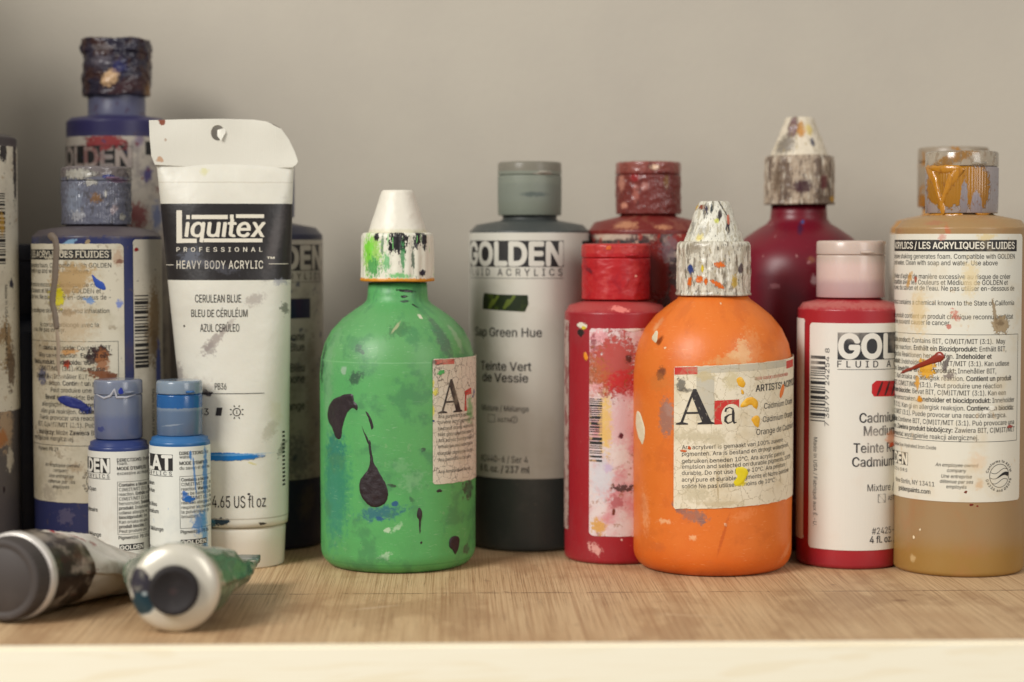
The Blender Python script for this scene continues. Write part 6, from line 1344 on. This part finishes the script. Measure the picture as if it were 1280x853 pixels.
# tube with the big dark cap
A1 = at_depth(17, 731, 737); zc1 = 16.6
mb1 = shade('brown_label_tube', C(214, 206, 194), rough=0.34, freq=0.12, bump=0.5, bumpscale=0.12, layers=[
    ('noise', C(190, 176, 160), 0.06, 0.45, 0.7, 0.6, (1, 1, 1), 4), ('band', 3, 27, C(46, 34, 30), 0.3, 0.8, 1), ('noise', C(84, 62, 46), 0.1, 0.5, 0.62, 0.6, (1, 0.6, 1), 11), ('noise', C(186, 174, 158), 0.16, 0.64, 0.68, 0.5, (1, 0.4, 1), 12), ('band', 27.2, 400, C(214, 206, 194), 0.2, 0.8, 1), ('noise', C(176, 162, 146), 0.08, 0.5, 0.64, 0.7, (1, 1, 1), 13),
    ('noise', C(150, 80, 70), 0.14, 0.68, 0.71, 0.7, (1, 0.4, 1), 8)])
mcap1 = shade('dark_grey_cap', C(72, 66, 63), rough=0.6, spec=0.3, freq=0.2, layers=[('noise', C(80, 74, 71), 0.08, 0.45, 0.7, 0.6, (1, 1, 1), 1), ('noise', C(128, 122, 116), 0.5, 0.66, 0.72, 0.4, (1, 1, 1), 2)])
mring = shade('white_metal_ring', C(214, 208, 200), rough=0.32, metal=0.2, layers=[('noise', C(170, 160, 150), 0.15, 0.5, 0.7, 0.5, (1, 1, 1), 2)])
B1 = at_depth(183, 715, 838)
root1, body1, pts1, rz1 = lying_tube('paint_tube', 'lying paint tube with a large dark grey cap and brown label band', (A1.x, A1.y, zc1), (B1.x, B1.y, zc1), 16.4,
    [(0.01, -8.4), (11.5, -8.4), (11.8, -8.1), (12.2, -8.1), (12.5, -8.4), (14.3, -8.4), (15.0, -8.0), (15.3, -7.2), (15.5, 0)], mcap1,
    [(14.0, -0.2), (15.6, -0.1), (16.3, 0.2), (16.6, 1.0), (16.6, 3.4), (16.4, 3.8)], mring, mb1, 24, radians(-8), 2.8, 2.0, None, fat=True)
mcapw = shade('foil_paint_tube', C(178, 176, 160), rough=0.36, metal=0.35, freq=0.12, bump=0.5, bumpscale=0.12, layers=[
    ('noise', C(92, 124, 96), 0.03, 0.44, 0.47, 0.85, (1, 1, 1), 1), ('noise', C(60, 84, 76), 0.1, 0.56, 0.62, 0.7, (1, 1, 1), 3), ('noise', C(206, 196, 180), 0.08, 0.58, 0.64, 0.7, (1, 1, 1), 7)])
A2 = at_depth(219, 745, 714)
B2 = at_depth(247, 742, 798)
mshoulder = shade('white_painted_shoulder', C(214, 208, 192), rough=0.28, metal=0.25, freq=0.25, layers=[
    ('splat', -11.8, 1.2, 4.0, 7.0, 0.25, C(60, 56, 64), 0.06, 1, 0.25), ('splat', -9.4, 0.0, 3, 4.0, 0.0, C(60, 56, 64), 0.1, 1, 0.3), ('splat', -11.2, -5.0, 4.4, 4.2, 0.0, C(34, 60, 70), 0.2, 1, 0.3), ('splat', -10.6, -1.2, 1.0, 0.8, 0, C(170, 180, 180), 0.3, 1, 0.5),
    ('noise', C(206, 200, 176), 0.1, 0.5, 0.7, 0.5, (1, 1, 1), 2)])
mcap2 = shade('black_round_cap', C(40, 36, 36), rough=0.65, spec=0.3, freq=0.3, layers=[('splat', 0, 0, 1.2, 1.2, 0, C(66, 46, 44), 0.6, 0.7, 0.4), ('noise', C(54, 50, 50), 0.2, 0.45, 0.7, 0.6, (1, 1, 1), 1)])
root2, body2, pts2, rz2 = lying_tube('paint_tube', 'short lying tube with a white shoulder, round black cap and green foil', (A2.x, A2.y, 16.3), (B2.x, B2.y, 16.3), 16.0,
    [(0.01, -7.0), (6.6, -7.0), (6.8, -7.25), (8.0, -7.3), (8.7, -7.0), (8.9, -6.2), (9.0, -2.0)], mcap2,
    [(8.0, -3.4), (9.2, -3.5), (12.5, -2.7), (14.9, -1.6), (16.0, -0.2), (16.2, 1.4), (16.0, 2.4)], mshoulder, mcapw, 25, radians(-1), 3.0, 5.0, 13.5, fat=True)

# lettering on the brown tube
P = Print()
def tube1_surf(u, v, h):
    n = 96; L0 = 5.0; rows = len(pts1) - 1; Ltot = pts1[-1][0][1]; i = min(rows - 0.001, max(0, (v - 3.8) / (Ltot - L0) * rows)); j = (u / (2 * pi * 16.4)) * n
    i0 = int(i); j0 = int(j) % n; fi = i - i0; fj = j - int(j); j1 = (j0 + 1) % n
    p = Vector(pts1[i0][j0]).lerp(Vector(pts1[i0][j1]), fj).lerp(Vector(pts1[i0 + 1][j0]).lerp(Vector(pts1[i0 + 1][j1]), fj), fi)
    c = Vector(pts1[i0][0]).lerp(Vector(pts1[i0][n // 2]), 0.5); q = (p - c); q.y = 0; q.normalize(); return tuple(p + q * (h + 0.05))
# the word runs round the tube near the end of the brown band
uq = 2 * pi * 16.4
for i, (w_, h_) in enumerate(((1.2, 1.0), (1.0, 1.4), (0.9, 1.0), (1.1, 1.1), (0.5, 2.0), (0.9, 1.0), (1.3, 0.8))):    # worn remains of the printed word
    u_ = uq * (0.335 - 0.032 * i); v_ = 25.0
    P.line([(u_ - w_ / 2, v_ - 0.3), (u_, v_ + h_ / 2 - 0.3), (u_ + w_ / 2, v_ - 0.1)], [0.5, 0.9, 0.4], 0)
P.line([(uq * (0.33 - 0.02 * i), 31 + 1.5 * sin(i * 0.9)) for i in range(10)], [0.4, 1.1, 0.3, 1.4, 0.4, 1.0, 0.5, 1.4, 3.0, 1.4], 1)
P.build('lettering', tube1_surf, [shade('tube_pale_print', C(206, 196, 186), rough=0.5), shade('tube_red_print', C(170, 40, 44), rough=0.5)], body1)

# ================================================================== groups of like things
for o_ in COL.objects:
    if o_.parent is None and o_.get('category'):
        n_ = o_.name.split('.')[0]
        g_ = {'paint_bottle': 'flip-cap paint bottles on the shelf', 'squeeze_bottle': 'round-shouldered bottles with cone caps',
              'small_paint_bottle': 'pair of small paint bottles in front', 'paint_tube': 'paint tubes'}.get(n_)
        if g_: o_['group'] = g_
